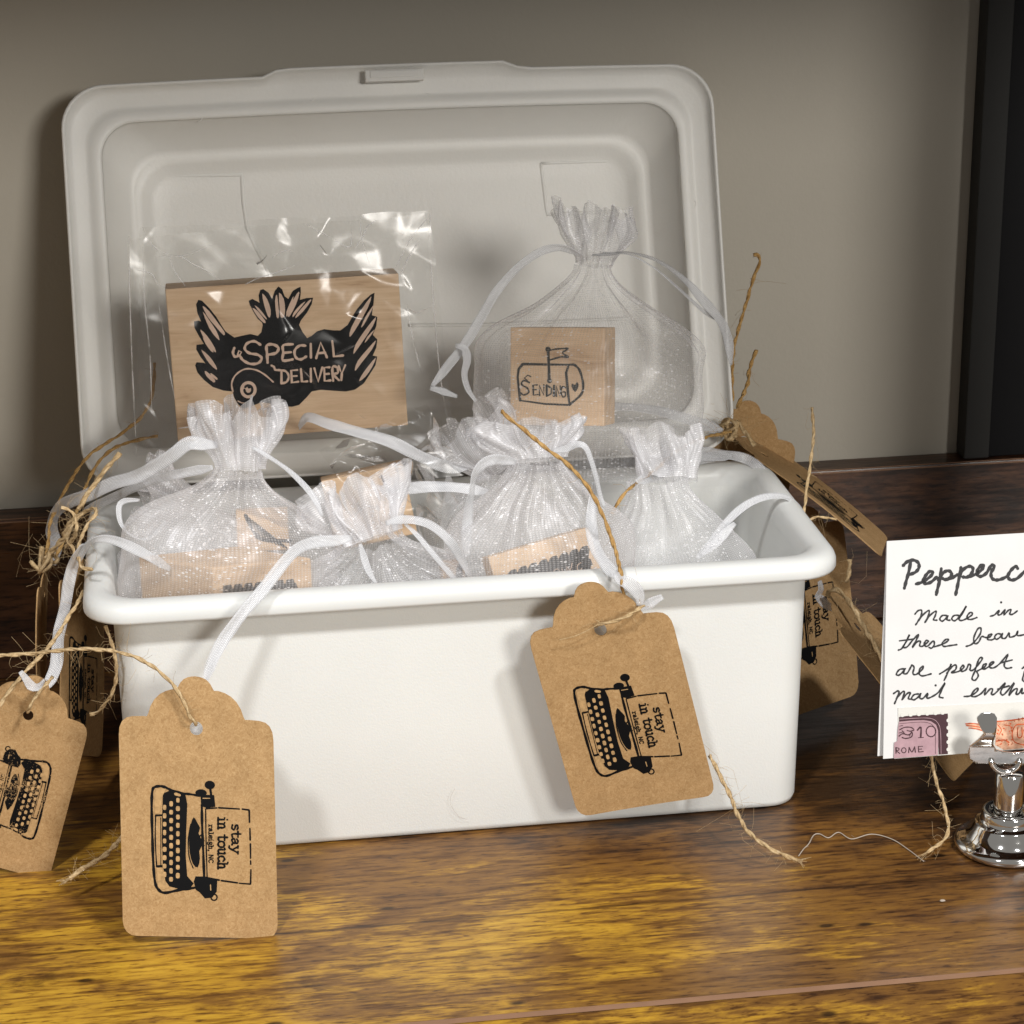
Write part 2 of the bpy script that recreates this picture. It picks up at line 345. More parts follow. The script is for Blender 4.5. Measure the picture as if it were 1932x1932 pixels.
def ribbon_mat():
    m, nt, out = nmat('white_ribbon'); uv = nt.nodes.new('ShaderNodeUVMap'); br = N(nt, 'ShaderNodeTexBrick'); br.inputs['Scale'].default_value = 1
    mp = N(nt, 'ShaderNodeMapping'); mp.inputs['Scale'].default_value = (13, 11, 1); nt.links.new(uv.outputs[0], mp.inputs[0]); nt.links.new(mp.outputs[0], br.inputs['Vector'])
    br.inputs['Color1'].default_value = (.88, .89, .91, 1); br.inputs['Color2'].default_value = (.80, .81, .84, 1); br.inputs['Mortar'].default_value = (.62, .63, .66, 1); br.inputs['Mortar Size'].default_value = .10
    br.inputs['Brick Width'].default_value = .9; br.inputs['Row Height'].default_value = .5
    p = N(nt, 'ShaderNodeBsdfPrincipled', i_Roughness=.38); p.inputs['Sheen Weight'].default_value = .2; nt.links.new(br.outputs[0], p.inputs['Base Color'])
    b = bump(nt, br.outputs['Fac'], .5, .0002); b.invert = True; nt.links.new(b.outputs[0], p.inputs['Normal'])
    tr = N(nt, 'ShaderNodeBsdfTransparent'); mx = N(nt, 'ShaderNodeMixShader'); nt.links.new(math_n(nt, 'SUBTRACT', .80, math_n(nt, 'MULTIPLY', br.outputs['Fac'], .5)), mx.inputs[0])
    nt.links.new(tr.outputs[0], mx.inputs[1]); nt.links.new(p.outputs[0], mx.inputs[2]); nt.links.new(mx.outputs[0], out.inputs[0]); return m
def film():
    m, nt, out = nmat('clear_film'); tr = N(nt, 'ShaderNodeBsdfTransparent'); tr.inputs[0].default_value = (.965, .965, .96, 1)
    gl = N(nt, 'ShaderNodeBsdfGlossy', i_Roughness=.24); gl.inputs[0].default_value = (1, 1, 1, 1)
    fr = N(nt, 'ShaderNodeFresnel', i_IOR=1.5); t = tex(nt, mapping(nt, (1, 1, 1)), 38, 2, .5, 1.2); b = bump(nt, t.outputs[0], .22, .003); nt.links.new(b.outputs[0], gl.inputs['Normal']); nt.links.new(b.outputs[0], fr.inputs['Normal'])
    f = math_n(nt, 'ADD', math_n(nt, 'MULTIPLY', fr.outputs[0], .62), .012, True)
    mx = N(nt, 'ShaderNodeMixShader'); nt.links.new(f, mx.inputs[0]); nt.links.new(tr.outputs[0], mx.inputs[1]); nt.links.new(gl.outputs[0], mx.inputs[2]); nt.links.new(mx.outputs[0], out.inputs[0]); return m
def crease_mat():
    m, nt, out = nmat('film_crease'); tr = N(nt, 'ShaderNodeBsdfTransparent'); d = N(nt, 'ShaderNodeBsdfPrincipled', i_Roughness=.25); d.inputs['Base Color'].default_value = (.9, .9, .9, 1)
    t = tex(nt, mapping(nt), 130, 3); f = ramp(nt, t.outputs[0], [(.38, (.03, .03, .03)), (.68, (.55, .55, .55))]); mx = N(nt, 'ShaderNodeMixShader'); nt.links.new(f.outputs[0], mx.inputs[0]); nt.links.new(tr.outputs[0], mx.inputs[1]); nt.links.new(d.outputs[0], mx.inputs[2]); nt.links.new(mx.outputs[0], out.inputs[0]); return m
def plastic(name, col, rough=.42, grain=0):
    m, nt, out = nmat(name); p = N(nt, 'ShaderNodeBsdfPrincipled', i_Roughness=rough); p.inputs['Base Color'].default_value = (*col, 1)
    p.inputs['Subsurface Weight'].default_value = .08; p.inputs['Subsurface Scale'].default_value = .004; p.inputs['Subsurface Radius'].default_value = (1, .8, .6)
    t = tex(nt, mapping(nt), 14, 6, .65); r = ramp(nt, t.outputs[0], [(.3, tuple(c*.95 for c in col)), (.7, col)]); nt.links.new(r.outputs[0], p.inputs['Base Color'])
    if grain:
        g = tex(nt, mapping(nt), grain, 3, .6); b = bump(nt, g.outputs[0], .25, .00035); nt.links.new(b.outputs[0], p.inputs['Normal'])
    nt.links.new(p.outputs[0], out.inputs[0]); return m
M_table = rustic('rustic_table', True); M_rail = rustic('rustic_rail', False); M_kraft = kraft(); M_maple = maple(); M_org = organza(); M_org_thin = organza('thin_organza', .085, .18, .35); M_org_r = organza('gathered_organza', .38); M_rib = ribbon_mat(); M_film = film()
M_crease = crease_mat(); M_wall = simple('wall_paint', (.455, .425, .365), .9, .2, nscale=6, namt=.02, bscale=420, bstr=.25, bdist=.0006)
M_bin = plastic('white_plastic_grained', (.755, .765, .745), .5, 1300); M_binrim = plastic('white_plastic', (.725, .735, .72), .33); M_lid = plastic('cream_white_plastic', (.755, .745, .71), .45, 700)
M_ink = simple('black_ink', (.005, .005, .0055), .7, .08); M_ink_green = simple('dark_green_ink', (.007, .010, .007), .7, .08)
M_ink_worn = worn_ink('worn_black_ink', .26); M_ink_patchy = worn_ink('patchy_black_ink', .40); M_bare = simple('bare_wood_in_print', (.60, .43, .33), .6, .3, nscale=200, namt=.05); M_key = simple('bare_kraft_in_print', (.41, .26, .12), .85, .2, nscale=700, namt=.12)
M_paper = simple('white_paper', (.69, .685, .68), .75, .25, nscale=60, namt=.012, bscale=1500, bstr=.15, bdist=.0002); M_strip = simple('cream_paper_strip', (.67, .66, .62), .75, .25, bscale=900, bstr=.3, bdist=.0002)
M_pen = simple('black_pen', (.018, .018, .02), .5, .4); M_orange = simple('orange_ink', (.56, .10, .03), .7, .2, nscale=500, namt=.3); M_peach = simple('pale_orange_ink', (.75, .42, .28), .7, .2, nscale=400, namt=.2)
M_pink = simple('mauve_ink', (.42, .27, .30), .7, .2, nscale=300, namt=.06); M_maroon = simple('dark_maroon_ink', (.055, .022, .028), .6, .3)
M_chrome = simple('chrome', (.86, .86, .85), .06, .5, 1.0, bscale=160, bstr=.05, bdist=.0004); M_black = simple('black_metal', (.028, .028, .027), .6, .25, bscale=900, bstr=.1); M_blackp = simple('black_panel', (.005, .005, .006), .6, .15)
M_band = simple('edge_band', (.27, .15, .09), .5, .4, nscale=60, namt=.06)
def jute_mat(name, a, b, c):
    m, nt, out = nmat(name); p = N(nt, 'ShaderNodeBsdfPrincipled', i_Roughness=.9); p.inputs['Specular IOR Level'].default_value = .2
    t = tex(nt, mapping(nt), 700, 4, .7); r = ramp(nt, t.outputs[0], [(.3, a), (.55, b), (.8, c)]); nt.links.new(r.outputs[0], p.inputs['Base Color'])
    nt.links.new(p.outputs[0], out.inputs[0]); return m
M_jute = jute_mat('jute_twine', (.32, .21, .10), (.52, .38, .21), (.66, .53, .35)); M_jute_g = jute_mat('golden_jute_twine', (.28, .15, .05), (.44, .27, .10), (.56, .39, .18))
M_lint = simple('grey_lint', (.42, .36, .30), .9, .1)

# ------------------------------------------------------------------ the setting
YR, ZR, YW, YF = .188, .0725, .2035, -.1166        # rail front, rail top, wall, table front edge
struct(box('table_top', (-.9, YF, -.034), (1.0, YW+.02, 0), M_table, bevel=0), 'rustic brown and gold wood laminate table top')
tt = bpy.data.objects['table_top']
mk('edge_band', [(-.9, YF-.0004, -.0010), (1, YF-.0004, -.0010), (1, YF-.0003, .0002), (-.9, YF-.0003, .0002), (-.9, YF+.0006, .0003), (1, YF+.0006, .0003)], [(0, 1, 2, 3), (3, 2, 5, 4)], M_band, tt)
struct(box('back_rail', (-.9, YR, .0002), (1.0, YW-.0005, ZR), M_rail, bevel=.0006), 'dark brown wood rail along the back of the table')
rr = bpy.data.objects['back_rail']
mk('edge_band', [(-.9, YR-.0004, ZR-.0012), (1, YR-.0004, ZR-.0012), (1, YR+.0008, ZR+.0003), (-.9, YR+.0008, ZR+.0003)], [(0, 1, 2, 3)], M_band, rr)
struct(mk('wall', [(-1.2, YW, -.3), (1.4, YW, -.3), (1.4, YW, 1.0), (-1.2, YW, 1.0)], [(0, 1, 2, 3)], M_wall), 'plain greige painted wall behind the table')
# shelf above the display: keeps the lamps off the lid and the wall
sh = thing('shelf_board', 'brown shelf board mounted above the display', 'shelf', (0, YW, .372)); box('board', (-.8, -.150, .372), (.9, YW-.001, .392), M_rail, sh, .001); box('upright', (.276, -.004, .0004), (.304, .020, .3718), M_black, sh, .001)  # upright is added out of view to cast a shadow band on the wall
# black frame at the right edge
fx = atY(1834, 420, YW-.006).x
fr = thing('display_frame', 'black metal frame with dark panel at the right edge against the wall', 'frame', (fx, YW-.02, ZR))
box('frame_bar', (fx, YW-.012, ZR+.0004), (fx+.0115, YW-.0006, .60), M_black, fr, .0005)
box('panel', (fx+.0117, YW-.0105, ZR+.0004), (fx+.30, YW-.0006, .60), M_blackp, fr, .0004)

# ------------------------------------------------------------------ storage bin
A0, B0, HB = .1368, .0605, .1042; RC = .017
bin_ = thing('storage_bin', 'white plastic storage bin full of gift bags, standing open on the table', 'bin', (0, B0, 0))
def ring(ins, z, r=None): return [V((x+.0013, y+B0, z)) for x, y in rrect(A0-ins, B0-ins, (RC-ins*.45) if r is None else r, 8, 12)]
vs, fs = loft([ring(.0190, .0003, .007), ring(.0135, .0002, .010), ring(.0121, .0010, .011), ring(.0115, .003, .011), ring(.0107, .045, .0115), ring(.0099, .0962, .012)], closed_start=True)
mk('wall', vs, fs, M_bin, bin_, True)
vs, fs = loft([ring(.0100, .0963), ring(.0012, .0964), ring(.0003, .0969), ring(0, .0978), ring(.0001, .1003), ring(.0008, .1022), ring(.0022, .1036), ring(.0042, .1041), ring(.0068, .1040), ring(.0085, .1034), ring(.0098, .1020), ring(.0106, .0997), ring(.0110, .096)])
mk('rim', vs, fs, M_binrim, bin_, True)
vs, fs = loft([ring(.0110, .0961), ring(.0122, .08), ring(.0152, .004), ring(.0190, .002)], closed_end=True)
mk('inside', vs, fs, M_bin, bin_, True)

# ------------------------------------------------------------------ lid, leaning open against the wall
LB = V((-.0058, .122, .1065)); tilt = math.radians(20.5); LU = V((0, sin(tilt), cos(tilt))); LN = V((0, -cos(tilt), sin(tilt))); LA, LBH = .1315, .0795
lid = thing('bin_lid', 'off-white plastic bin lid propped open against the wall behind the bin', 'lid', LB)
def lp(x, s, d): return LB + V((x, 0, 0)) + LU*(s+LBH) + LN*d
def lring(ins, d, r, tab=0):
    out = []
    for x, s in rrect(LA-ins, LBH-ins, r, 9, 40):
        if s > 0: s += .0016*(1-(x/LA)**2)*min(1, s/.05)
        else: s -= 0
        if tab and s > LBH-ins-.002:
            t = min(1, max(0, (.0515-abs(x-.0012))/.0055)); s += .0030*t*tab
        out.append(lp(x, s, d))
    return out
vs, fs = loft([lring(.0004, -.0075, .0165, 1), lring(0, -.003, .017, 1), lring(0, .0002, .017, 1), lring(.0004, .0006, .0168, 1), lring(.0011, .0006, .0165, 1), lring(.0014, -.0004, .0163, 1), lring(.0022, -.0026, .016, .8), lring(.0040, -.0036, .0155, .2), lring(.0085, -.0038, .0148), lring(.0098, -.0040, .0146), lring(.0104, -.0034, .0145), lring(.0140, -.0034, .0138), lring(.0147, -.0037, .0136), lring(.0151, -.0046, .0135)])
mk('rim', vs, fs, M_lid, lid, True, solid=.0012, off=-1)
vs, fs = loft([lring(.0151, -.0046, .0135), lring(.0155, -.0066, .0135), lring(.0240, -.0196, .0145), lring(.0252, -.0206, .0145), lring(.0268, -.0207, .0142), lring(.0284, -.0208, .0138), lring(.0302, -.0216, .0130), lring(.0325, -.0236, .012), lring(.0350, -.0245, .011), lring(.042, -.0246, .009)], closed_end=True)
mk('panel', vs, fs, M_lid, lid, True)
mb = MB(); c = lp(.0012, LBH-.0005, .0012)
latch = bm_obj('latch', box_bm(c+LU*(.0), V((.0118, 0, 0)), LU*.0024, LN*.0016, .0005), M_lid, lid); bm_obj('latch_slot', box_bm(c+LU*.0004+LN*.0011, V((.0098, 0, 0)), LU*.0014, LN*.0008, .0003), M_lid, latch)
PP = Plane(lp(0, 0, -.0250), V((1, 0, 0)), -LU)
def emboss(pts, r=.0010, closed=False):
    mb = MB(); P = [PP.hit(x, y) for x, y in pts]; Q = []
    for i in range(len(P)-1): Q += [P[i].lerp(P[i+1], t/8) for t in range(8)]
    Q.append(P[-1]); tube(mb, Q, r, 8); mb.build('embossed_line', M_lid, lid, True)
emboss([(257, 700), (255, 500), (254, 332), (380, 331), (456, 330), (459, 380), (466, 430), (482, 465), (505, 510), (530, 560)])
emboss([(1020, 308), (1183, 303), (1187, 398), (1032, 405), (1020, 308)], .0009); emboss([(770, 614), (905, 613), (1213, 600), (1222, 800)], .0009)
for px, py in ((805, 187), (585, 180), (372, 219), (1303, 385)):        # small mould marks on the flange
    q = Plane(lp(0, 0, -.0040), V((1, 0, 0)), -LU).hit(px, py); mb = MB(); tube(mb, [q+V((0, 0, 0))+(V((1, 0, 0))*cos(t)+LU*sin(t))*.0022 for t in [k*pi/8-pi/2 for k in range(9)]], .00022, 5); mb.build('mould_mark', M_lid, lid, True)

# ------------------------------------------------------------------ wooden stamps
def stamp(name, label, corners, Yt, Yb, thick, group='wood mounted rubber stamps', mat=M_maple, yaw=0):
    """corners: TL, TR, BL of the printed face in picture pixels; face at depth Yt (top) and Yb (bottom)"""
    tl, tr_, bl = corners; a = atY(*tl, Yt); b = atY(*tr_, Yt+yaw); c = atY(*bl, Yb); pl = plane3(a, b, c)
    wu = (b-a).length/2; hv = (c-a).dot(pl.v)/2
    t = thing(name, label, 'stamp', a+pl.u*wu+pl.v*hv*2, group)
    bm_obj('block', box_bm(a+pl.u*wu+pl.v*hv-pl.n*thick/2, pl.u*wu, pl.v*hv, pl.n*thick/2, .0005), mat, t)
    return t, pl
def fn_of(pl, rg, h0=.00012):
    def f(x, y, h): return pl.hit(*rg((x, y)), h0+h)
    return f
r1 = reg(300, 500, 900/1932)
st, pl = stamp('rubber_stamp', 'large maple stamp block with black bird print reading special delivery', (r1((275, 535)), r1((1573, 447)), r1((345, 1390))), .092, .084, .020)
sd_stamp = st
ink = Ink(fn_of(pl, r1))
ink.poly([(460,595),(480,600),(520,640),(560,690),(590,740),(610,770),(660,805),(700,795),(750,785),(790,795),(810,775),(818,735),(815,722),(790,700),(765,660),(745,620),(740,600),(760,590),(790,605),(800,612),(795,570),(805,540),(820,535),(850,555),(870,590),(885,545),(905,520),(925,535),(940,575),(960,590),(985,545),(1010,530),(1028,522),(1030,550),(1025,595),(1060,585),(1098,583),(1090,620),(1065,665),(1030,710),(1020,735),(1040,775),(1065,808),(1090,795),(1120,770),(1160,758),(1210,765),(1250,765),(1290,735),(1310,700),(1340,650),(1380,600),(1420,565),(1440,555),(1435,610),(1425,680),(1455,690),(1450,740),(1430,790),(1455,815),(1450,860),(1430,905),(1455,910),(1445,960),(1400,1030),(1380,1060),(1330,1095),(1280,1105),(1200,1100),(1140,1095),(1090,1105),(1060,1140),(1020,1180),(980,1190),(900,1185),(850,1170),(810,1165),(760,1185),(710,1200),(680,1175),(660,1140),(650,1105),(600,1100),(540,1080),(490,1040),(455,1000),(442,960),(450,942),(490,945),(500,950),(470,910),(448,870),(450,845),(490,840),(465,800),(438,750),(436,715),(460,710),(475,715),(455,670),(447,620)])
ink.build('bird_print', M_ink, st)
ink = Ink(fn_of(pl, r1, .0002))
for P in ([(482,628),(522,660),(572,728),(606,775),(600,792),(555,742),(512,690)], [(484,660),(520,708),(560,768),(578,818),(560,806),(520,752)], [(472,760),(512,800),(550,860),(556,888),(520,852),(482,792)], [(476,872),(520,908),(555,958),(562,985),(522,950),(492,905)], [(484,800),(520,845),(545,885),(530,880),(500,840)], [(495,990),(520,1005),(552,1040),(545,1055),(505,1020)], [(530,1002),(565,1030),(560,1040),(530,1015)],
          [(760,640),(790,658),(832,712),(826,724),(790,690)], [(772,625),(800,645),(838,695),(835,702),(800,665)], [(815,560),(842,590),(862,650),(858,692),(845,682),(825,620)], [(908,555),(935,590),(942,650),(936,690),(918,690),(912,640)], [(886,600),(897,565),(906,640),(908,690),(895,690)], [(1008,560),(1022,556),(1003,620),(972,680),(958,688),(963,640)], [(975,600),(990,575),(975,640),(952,690),(950,660)], [(1072,600),(1088,598),(1042,660),(1000,697),(1012,668)], [(1030,620),(1055,605),(1020,650),(985,692),(990,665)],
          [(1422,575),(1402,640),(1352,730),(1312,792),(1300,797),(1310,750),(1360,660)], [(1437,620),(1420,660),(1380,735),(1365,745),(1395,680)], [(1447,690),(1430,742),(1370,832),(1332,886),(1322,892),(1336,840),(1390,760)], [(1440,760),(1415,800),(1385,835),(1400,800)], [(1447,820),(1426,870),(1370,942),(1337,986),(1330,982),(1346,935),(1400,870)], [(1447,915),(1430,962),(1390,1022),(1355,1048),(1365,1020),(1400,970)]): ink.poly(P, 2)
for P, w in (([(805,845),(770,825),(730,838),(718,868),(745,892),(790,900),(812,922),(790,948),(745,950),(705,928),(688,905),(665,912),(652,890),(660,862)], 14), ([(688,905),(700,885),(685,878),(678,900)], 8), ([(845,945),(842,895),(840,850),(875,843),(905,862),(892,890),(848,900)], 15), ([(985,842),(932,848),(932,890),(930,932),(985,926)], 14), ([(932,890),(975,886)], 13), ([(1055,850),(1022,850),(995,878),(1002,915),(1030,926),(1060,910)], 14), ([(1085,840),(1086,916)], 15), ([(1115,920),(1140,832),(1175,915)], 14), ([(1125,892),(1166,888)], 12), ([(1205,825),(1214,910),(1265,904)], 14),
             ([(922,990),(922,1060)], 14), ([(922,1060),(952,1050),(962,1018),(945,992),(912,986),(888,984),(880,968),(866,960)], 12), ([(1010,985),(976,988),(980,1055),(1016,1050)], 13), ([(978,1020),(1008,1018)], 11), ([(1030,980),(1036,1050),(1066,1048)], 13), ([(1085,978),(1086,1050)], 14), ([(1105,975),(1126,1050),(1150,970)], 13), ([(1190,970),(1160,972),(1162,1046),(1196,1043)], 13), ([(1162,1008),(1188,1006)], 11), ([(1210,1046),(1206,970),(1232,972),(1236,1000),(1212,1010),(1242,1042)], 13), ([(1240,963),(1258,1005),(1277,958)], 12), ([(1258,1005),(1255,1042)], 12),
             ([(652,1105),(645,1060),(668,1012),(720,980),(780,985),(830,1012),(876,1052)], 9), ([(680,1158),(700,1168),(722,1170)], 6)): ink.stroke(P, w, smooth=4 if len(P) > 4 else 0)
ink.disc(738, 1095, 46, 48, n=24); ink.build('bird_print_details', M_bare, st)
ink = Ink(fn_of(pl, r1, .0003)); ink.stroke([(738+22*cos(t), 1095+24*sin(t)) for t in [k*pi/10 for k in range(-8, 11)]], 14); ink.disc(742, 1080, 9); ink.stroke([(738+53*cos(t), 1095+55*sin(t)) for t in [k*pi/12 for k in range(25)]], 3); ink.build('eye_ring', M_ink, st)

r2 = reg(1050, 500, 900/1932)
st, pl = stamp('rubber_stamp', 'small maple stamp block with mailbox print reading sending', (r2((585, 748)), r2((1110, 750)), r2((545, 1290))), .080, .072, .020, yaw=-.0135)
send_stamp = st
ink = Ink(fn_of(pl, r2))
for P, w in (([(795,870),(800,960),(802,1050)], 13), ([(800,876),(850,868),(908,866),(876,890),(910,914),(868,912),(805,930)], 9), ([(655,952),(632,980),(626,1025),(640,1155)], 11), ([(640,1155),(780,1174),(912,1180)], 9), ([(912,1180),(980,1120),(990,1060),(970,985),(940,955)], 10), ([(655,952),(800,955),(905,956),(940,955)], 10), ([(910,960),(896,1000),(905,1100),(915,1180)], 10),
             ([(700,1022),(682,1014),(664,1030),(680,1045)], 7), ([(692,1056),(660,1044),(648,1066),(682,1088),(686,1112),(660,1124),(642,1112)], 9), ([(735,1068),(712,1070),(714,1125),(738,1122)], 9), ([(714,1096),(732,1094)], 8), ([(748,1126),(746,1070),(772,1126),(772,1068)], 9), ([(788,1070),(788,1130)], 10), ([(788,1130),(812,1118),(815,1088),(788,1070)], 9), ([(829,1072),(828,1130)], 10), ([(842,1132),(840,1075),(862,1132),(863,1075)], 9), ([(892,1084),(876,1078),(867,1105),(878,1135),(892,1128),(890,1108),(878,1108)], 8)): ink.stroke(P, w*(1.3 if w > 9.5 else 1.05), smooth=4 if len(P) > 4 else 0)
ink.disc(795, 870, 15); ink.disc(803, 1045, 14); ink.poly([(945,1108),(926,1078),(930,1060),(945,1070),(955,1052),(965,1064),(961,1086)], 2); ink.build('mailbox_print', M_ink_green, st)

# block lying in the front left bag, black print along its foot
def boxstamp(label, c, ax, ay, az): 
    t = thing('rubber_stamp', label, 'stamp', c-az, 'wood mounted rubber stamps'); bm_obj('block', box_bm(c, ax, ay, az, .0009), M_maple, t); return t
a = atY(400, 1075, .020); b = atY(588, 1066, .024); ux = (b-a)/2; dp = V((-.28, .96, 0))
dep = V((-.0130, .0105, -.0008)); ux = V((ux.x, ux.y, 0)); zz = V((0, 0, .0125))
ca = (a+b)/2 + dep - V((0, 0, .0125)); ca.z = a.z - .0125
t = boxstamp('maple stamp block inside the front left organza bag, nearest the bin corner', ca, ux, dep, zz)
r3 = reg(420, 1380, 440/1932); pl = Plane(ca-dep, ux, V((0, 0, -1)))
ink = Ink(fn_of(pl, r3, .0003)); x = 700
ink.poly([(690, 760), (695, 615)] + [p for k in range(7) for p in ((710+k*118, 605-k*11), (785+k*118, 592-k*11), (800+k*118, 640-k*11), (815+k*118, 640-k*11))] + [(1570, 700)]); ink.build('print', M_ink, t)
# block in the bag behind the hanging tag
r4 = reg(1250, 1330, 400/1932)
st, pl = stamp('rubber_stamp', 'tilted maple stamp block with scalloped black print in the middle organza bag', (r4((70, 550)), r4((1330, 170)), r4((230, 1320))), .030, .022, .018, yaw=.004)
ink = Ink(fn_of(pl, r4))
top = [(300,780)]
for k in range(8):
    x0 = 330+k*128; y0 = 745-k*42; top += [(x0, y0), (x0+30, y0-32), (x0+85, y0-48), (x0+102, y0-26), (x0+104, y0-8), (x0+118, y0-12)]
ink.poly(top+[(1335,520),(1330,560),(1360,580),(1382,640),(1360,660),(1352,720),(1390,760),(1400,900),(700,1080),(380,1000)]); ink.build('print', M_ink, st)
ink = Ink(fn_of(pl, r4, .0002))
for P in ([(905,760),(900,715),(945,700),(965,725),(920,745)], [(1010,740),(995,690)], [(1060,735),(1062,670),(1100,715),(1125,625)], [(1235,620),(1195,650),(1190,700),(1225,715),(1245,690)], [(850,790),(830,745)], [(780,800),(775,750),(745,760)]): ink.stroke(P, 11, smooth=3)
ink.build('print_letters', M_bare, st)
# block in clear film behind the middle bags
r5 = reg(600, 1000, 700/1932)
film_stamp, pl = stamp('rubber_stamp', 'pale maple stamp block wrapped in clear film behind the short organza bag', (r5((640, 682)), r5((1225, 556)), r5((760, 1180))), .066, .060, .016)
# block leaning behind the front left bag
st, pl = stamp('rubber_stamp', 'maple stamp block with hatched print behind the front left organza bag', (r5((30, 880)), r5((400, 862)), r5((40, 1190))), .062, .056, .014)
ink = Ink(fn_of(pl, r5))
for k in range(9): ink.stroke([(110+k*20, 930+k*16), (190+k*26, 1090+k*9)], 9, smooth=0)
ink.stroke([(100,925),(170,1060),(230,1100),(420,1110)], 26); ink.build('print', M_ink, st)
st, pl = stamp('rubber_stamp', 'maple stamp block with black corner showing low between the two organza bags', (r5((1500, 1250)), r5((1660, 1235)), r5((1500, 1420))), .040, .036, .012)
ink = Ink(fn_of(pl, r5)); ink.poly([(1610,1300),(1630,1265),(1650,1290),(1658,1420),(1600,1420)]); ink.build('print', M_ink, st)

# ------------------------------------------------------------------ organza bags
def sm(a, b, t): t = min(1, max(0, (t-a)/(b-a))); return t*t*(3-2*t)
def bag(label, B, Nk, T, wb, tb, rn, rr, seed, nf=7, lean=V((1, 0, 0)), ruf_flat=.55, flare=1.0, shoulder=.55, skew=0, mat=None, jg=.30):
    """drawstring pouch: body from B (bottom) to the gathered neck Nk, ruffle up to T"""
    B, Nk, T = V(B), V(Nk), V(T); t = thing('organza_bag', label, 'gift bag', B, 'white organza gift bags')
    n = 160
    def build(P0, P1, rows, rad, name, amp, jag=0, v0=0):
        ax = (P1-P0); L = ax.length; ax.normalize(); A = (lean-ax*lean.dot(ax)).normalized(); D = ax.cross(A); vs = []; uv = []; fs = []
        for i in range(rows+1):
            q = i/rows; a, b = rad(q); am = amp(q)
            for k in range(n+1):
                th = 2*pi*k/n; cx, cy = cos(th), sin(th)
                w = am*1.9*(noise.noise(V((cx*nf*.36+seed*3, cy*nf*.36, q*.9+seed)))*1.0+noise.noise(V((cx*nf*.85+seed, cy*nf*.85+4, q*1.1)))*.75+noise.noise(V((cx*nf*1.8, cy*nf*1.8+seed, q*1.3+2)))*.30)
                w2 = .35*am*cos(nf*th*1.0+seed*.7)
                p = P0+ax*(L*q) + A*((a+.0*skew)*cx*(1+w*.55)+a*w2*.15) + D*(b*cy*(1+w*.9))
                if skew: p += A*skew*(1-q)
                nz = V((noise.noise(p*55+V((seed, 0, 0))), noise.noise(p*55+V((0, seed, 7))), noise.noise(p*55+V((3, 0, seed)))))
                nz2 = noise.noise(p*160+V((seed*2, 1, 0)))
                p = p + nz*.0022*(1-abs(2*q-1)*.5) + D*nz2*.0006
                if jag: p = p + ax*L*jag*q*(.5*sin(nf*th+seed+pi/2)+.5*noise.noise(V((cx*2.2+seed, cy*2.2, seed))))
                vs.append(p); uv.append((k/n*wb*4*100, (v0+L*q)*100))
            if i:
                o, o2 = (i-1)*(n+1), i*(n+1)
                for k in range(n): fs.append((o+k, o+k+1, o2+k+1, o2+k))
        return mk(name, vs, fs, (M_org_r if not mat else M_org) if name == 'ruffle' else (mat or M_org), t, True, uv)
    build(B, Nk, 46, lambda q: ((wb*(1-sm(shoulder, 1.0, q))+rn*1.0*sm(shoulder, 1.0, q)), tb*(.35+.65*sm(0, .4, q))*(1-sm(.5, 1, q))+rn*.8*sm(.5, 1, q)), 'pouch', lambda q: .03+.27*sm(.5, 1, q))
    build(Nk, T, 24, lambda q: (rn+(rr-rn)*flare*sm(0, .8, q), (rn*.8+(rr*ruf_flat-rn*.8)*sm(0, .8, q))), 'ruffle', lambda q: .30+.32*sm(0, .7, q), jg, .1)
    return t
def rb(t, rg, pts, Ys, w=.0056, tw=(0,), seed=0):
    n = len(pts); 
    if not isinstance(Ys, (list, tuple)): Ys = [Ys]*n
    if len(Ys) != n:
        Ys = [Ys[min(int(i/(n-1)*(len(Ys)-1)), len(Ys)-2)] + (Ys[min(int(i/(n-1)*(len(Ys)-1)), len(Ys)-2)+1]-Ys[min(int(i/(n-1)*(len(Ys)-1)), len(Ys)-2)])*(i/(n-1)*(len(Ys)-1)-min(int(i/(n-1)*(len(Ys)-1)), len(Ys)-2)) for i in range(n)]
    return ribbon('ribbon', [atY(*rg(p), y) for p, y in zip(pts, Ys)], t, M_rib, w, tw, seed)
R3 = reg(0, 900, 700/1932); R5 = reg(1100, 1000, 800/1932); Z4 = reg(1800, 1000, 550/1932); Z2 = reg(0, 1200, 360/1159); R8 = reg(1100, 1000, 400/1932); Z8 = reg(0, 1600, 800/1717); R6 = reg(1800, 600, 600/1449); ID = lambda p: p

bagA = bag('tall white organza bag at the front left, gathered upright above its stamp', atY(425, 1190, .037), atY(455, 885, .043), atY(452, 766, .047), .0395, .024, .0078, .0140, 1.7, 6, ruf_flat=.5)
rb(bagA, R3, [(1560,700),(1440,690),(1340,690),(1210,790),(1000,915),(800,975),(620,1060),(470,1120),(395,1200),(370,1300),(395,1420),(380,1560)], [.040,.036,.040,.055,.07,.09,.10,.10], .0072, (0, .3, .1, .5, .2, .9, .3))
rb(bagA, R3, [(1520,860),(1350,892),(1150,935),(950,1010),(800,1080),(690,1130),(600,1180)], [.036,.05,.08,.10], .0050, (.3, .1, .4))
rb(bagA, R3, [(1000,1095),(890,1100),(850,1150),(870,1270),(950,1350),(1050,1370),(1140,1300),(1180,1240)], [.05,.04,.036], .0032, (.6, .9, .5))
rb(bagA, R5 if False else r5, [(150,440),(240,490),(390,590),(500,690),(590,800),(650,930)], [.036,.03,.022], .0040, (.7, .5, .8))
bagF = bag('crumpled small organza bag tucked beside the tall front left bag', atY(385, 1120, .062), atY(352, 955, .066), atY(270, 930, .066), .030, .012, .0065, .0150, 4.4, 5)
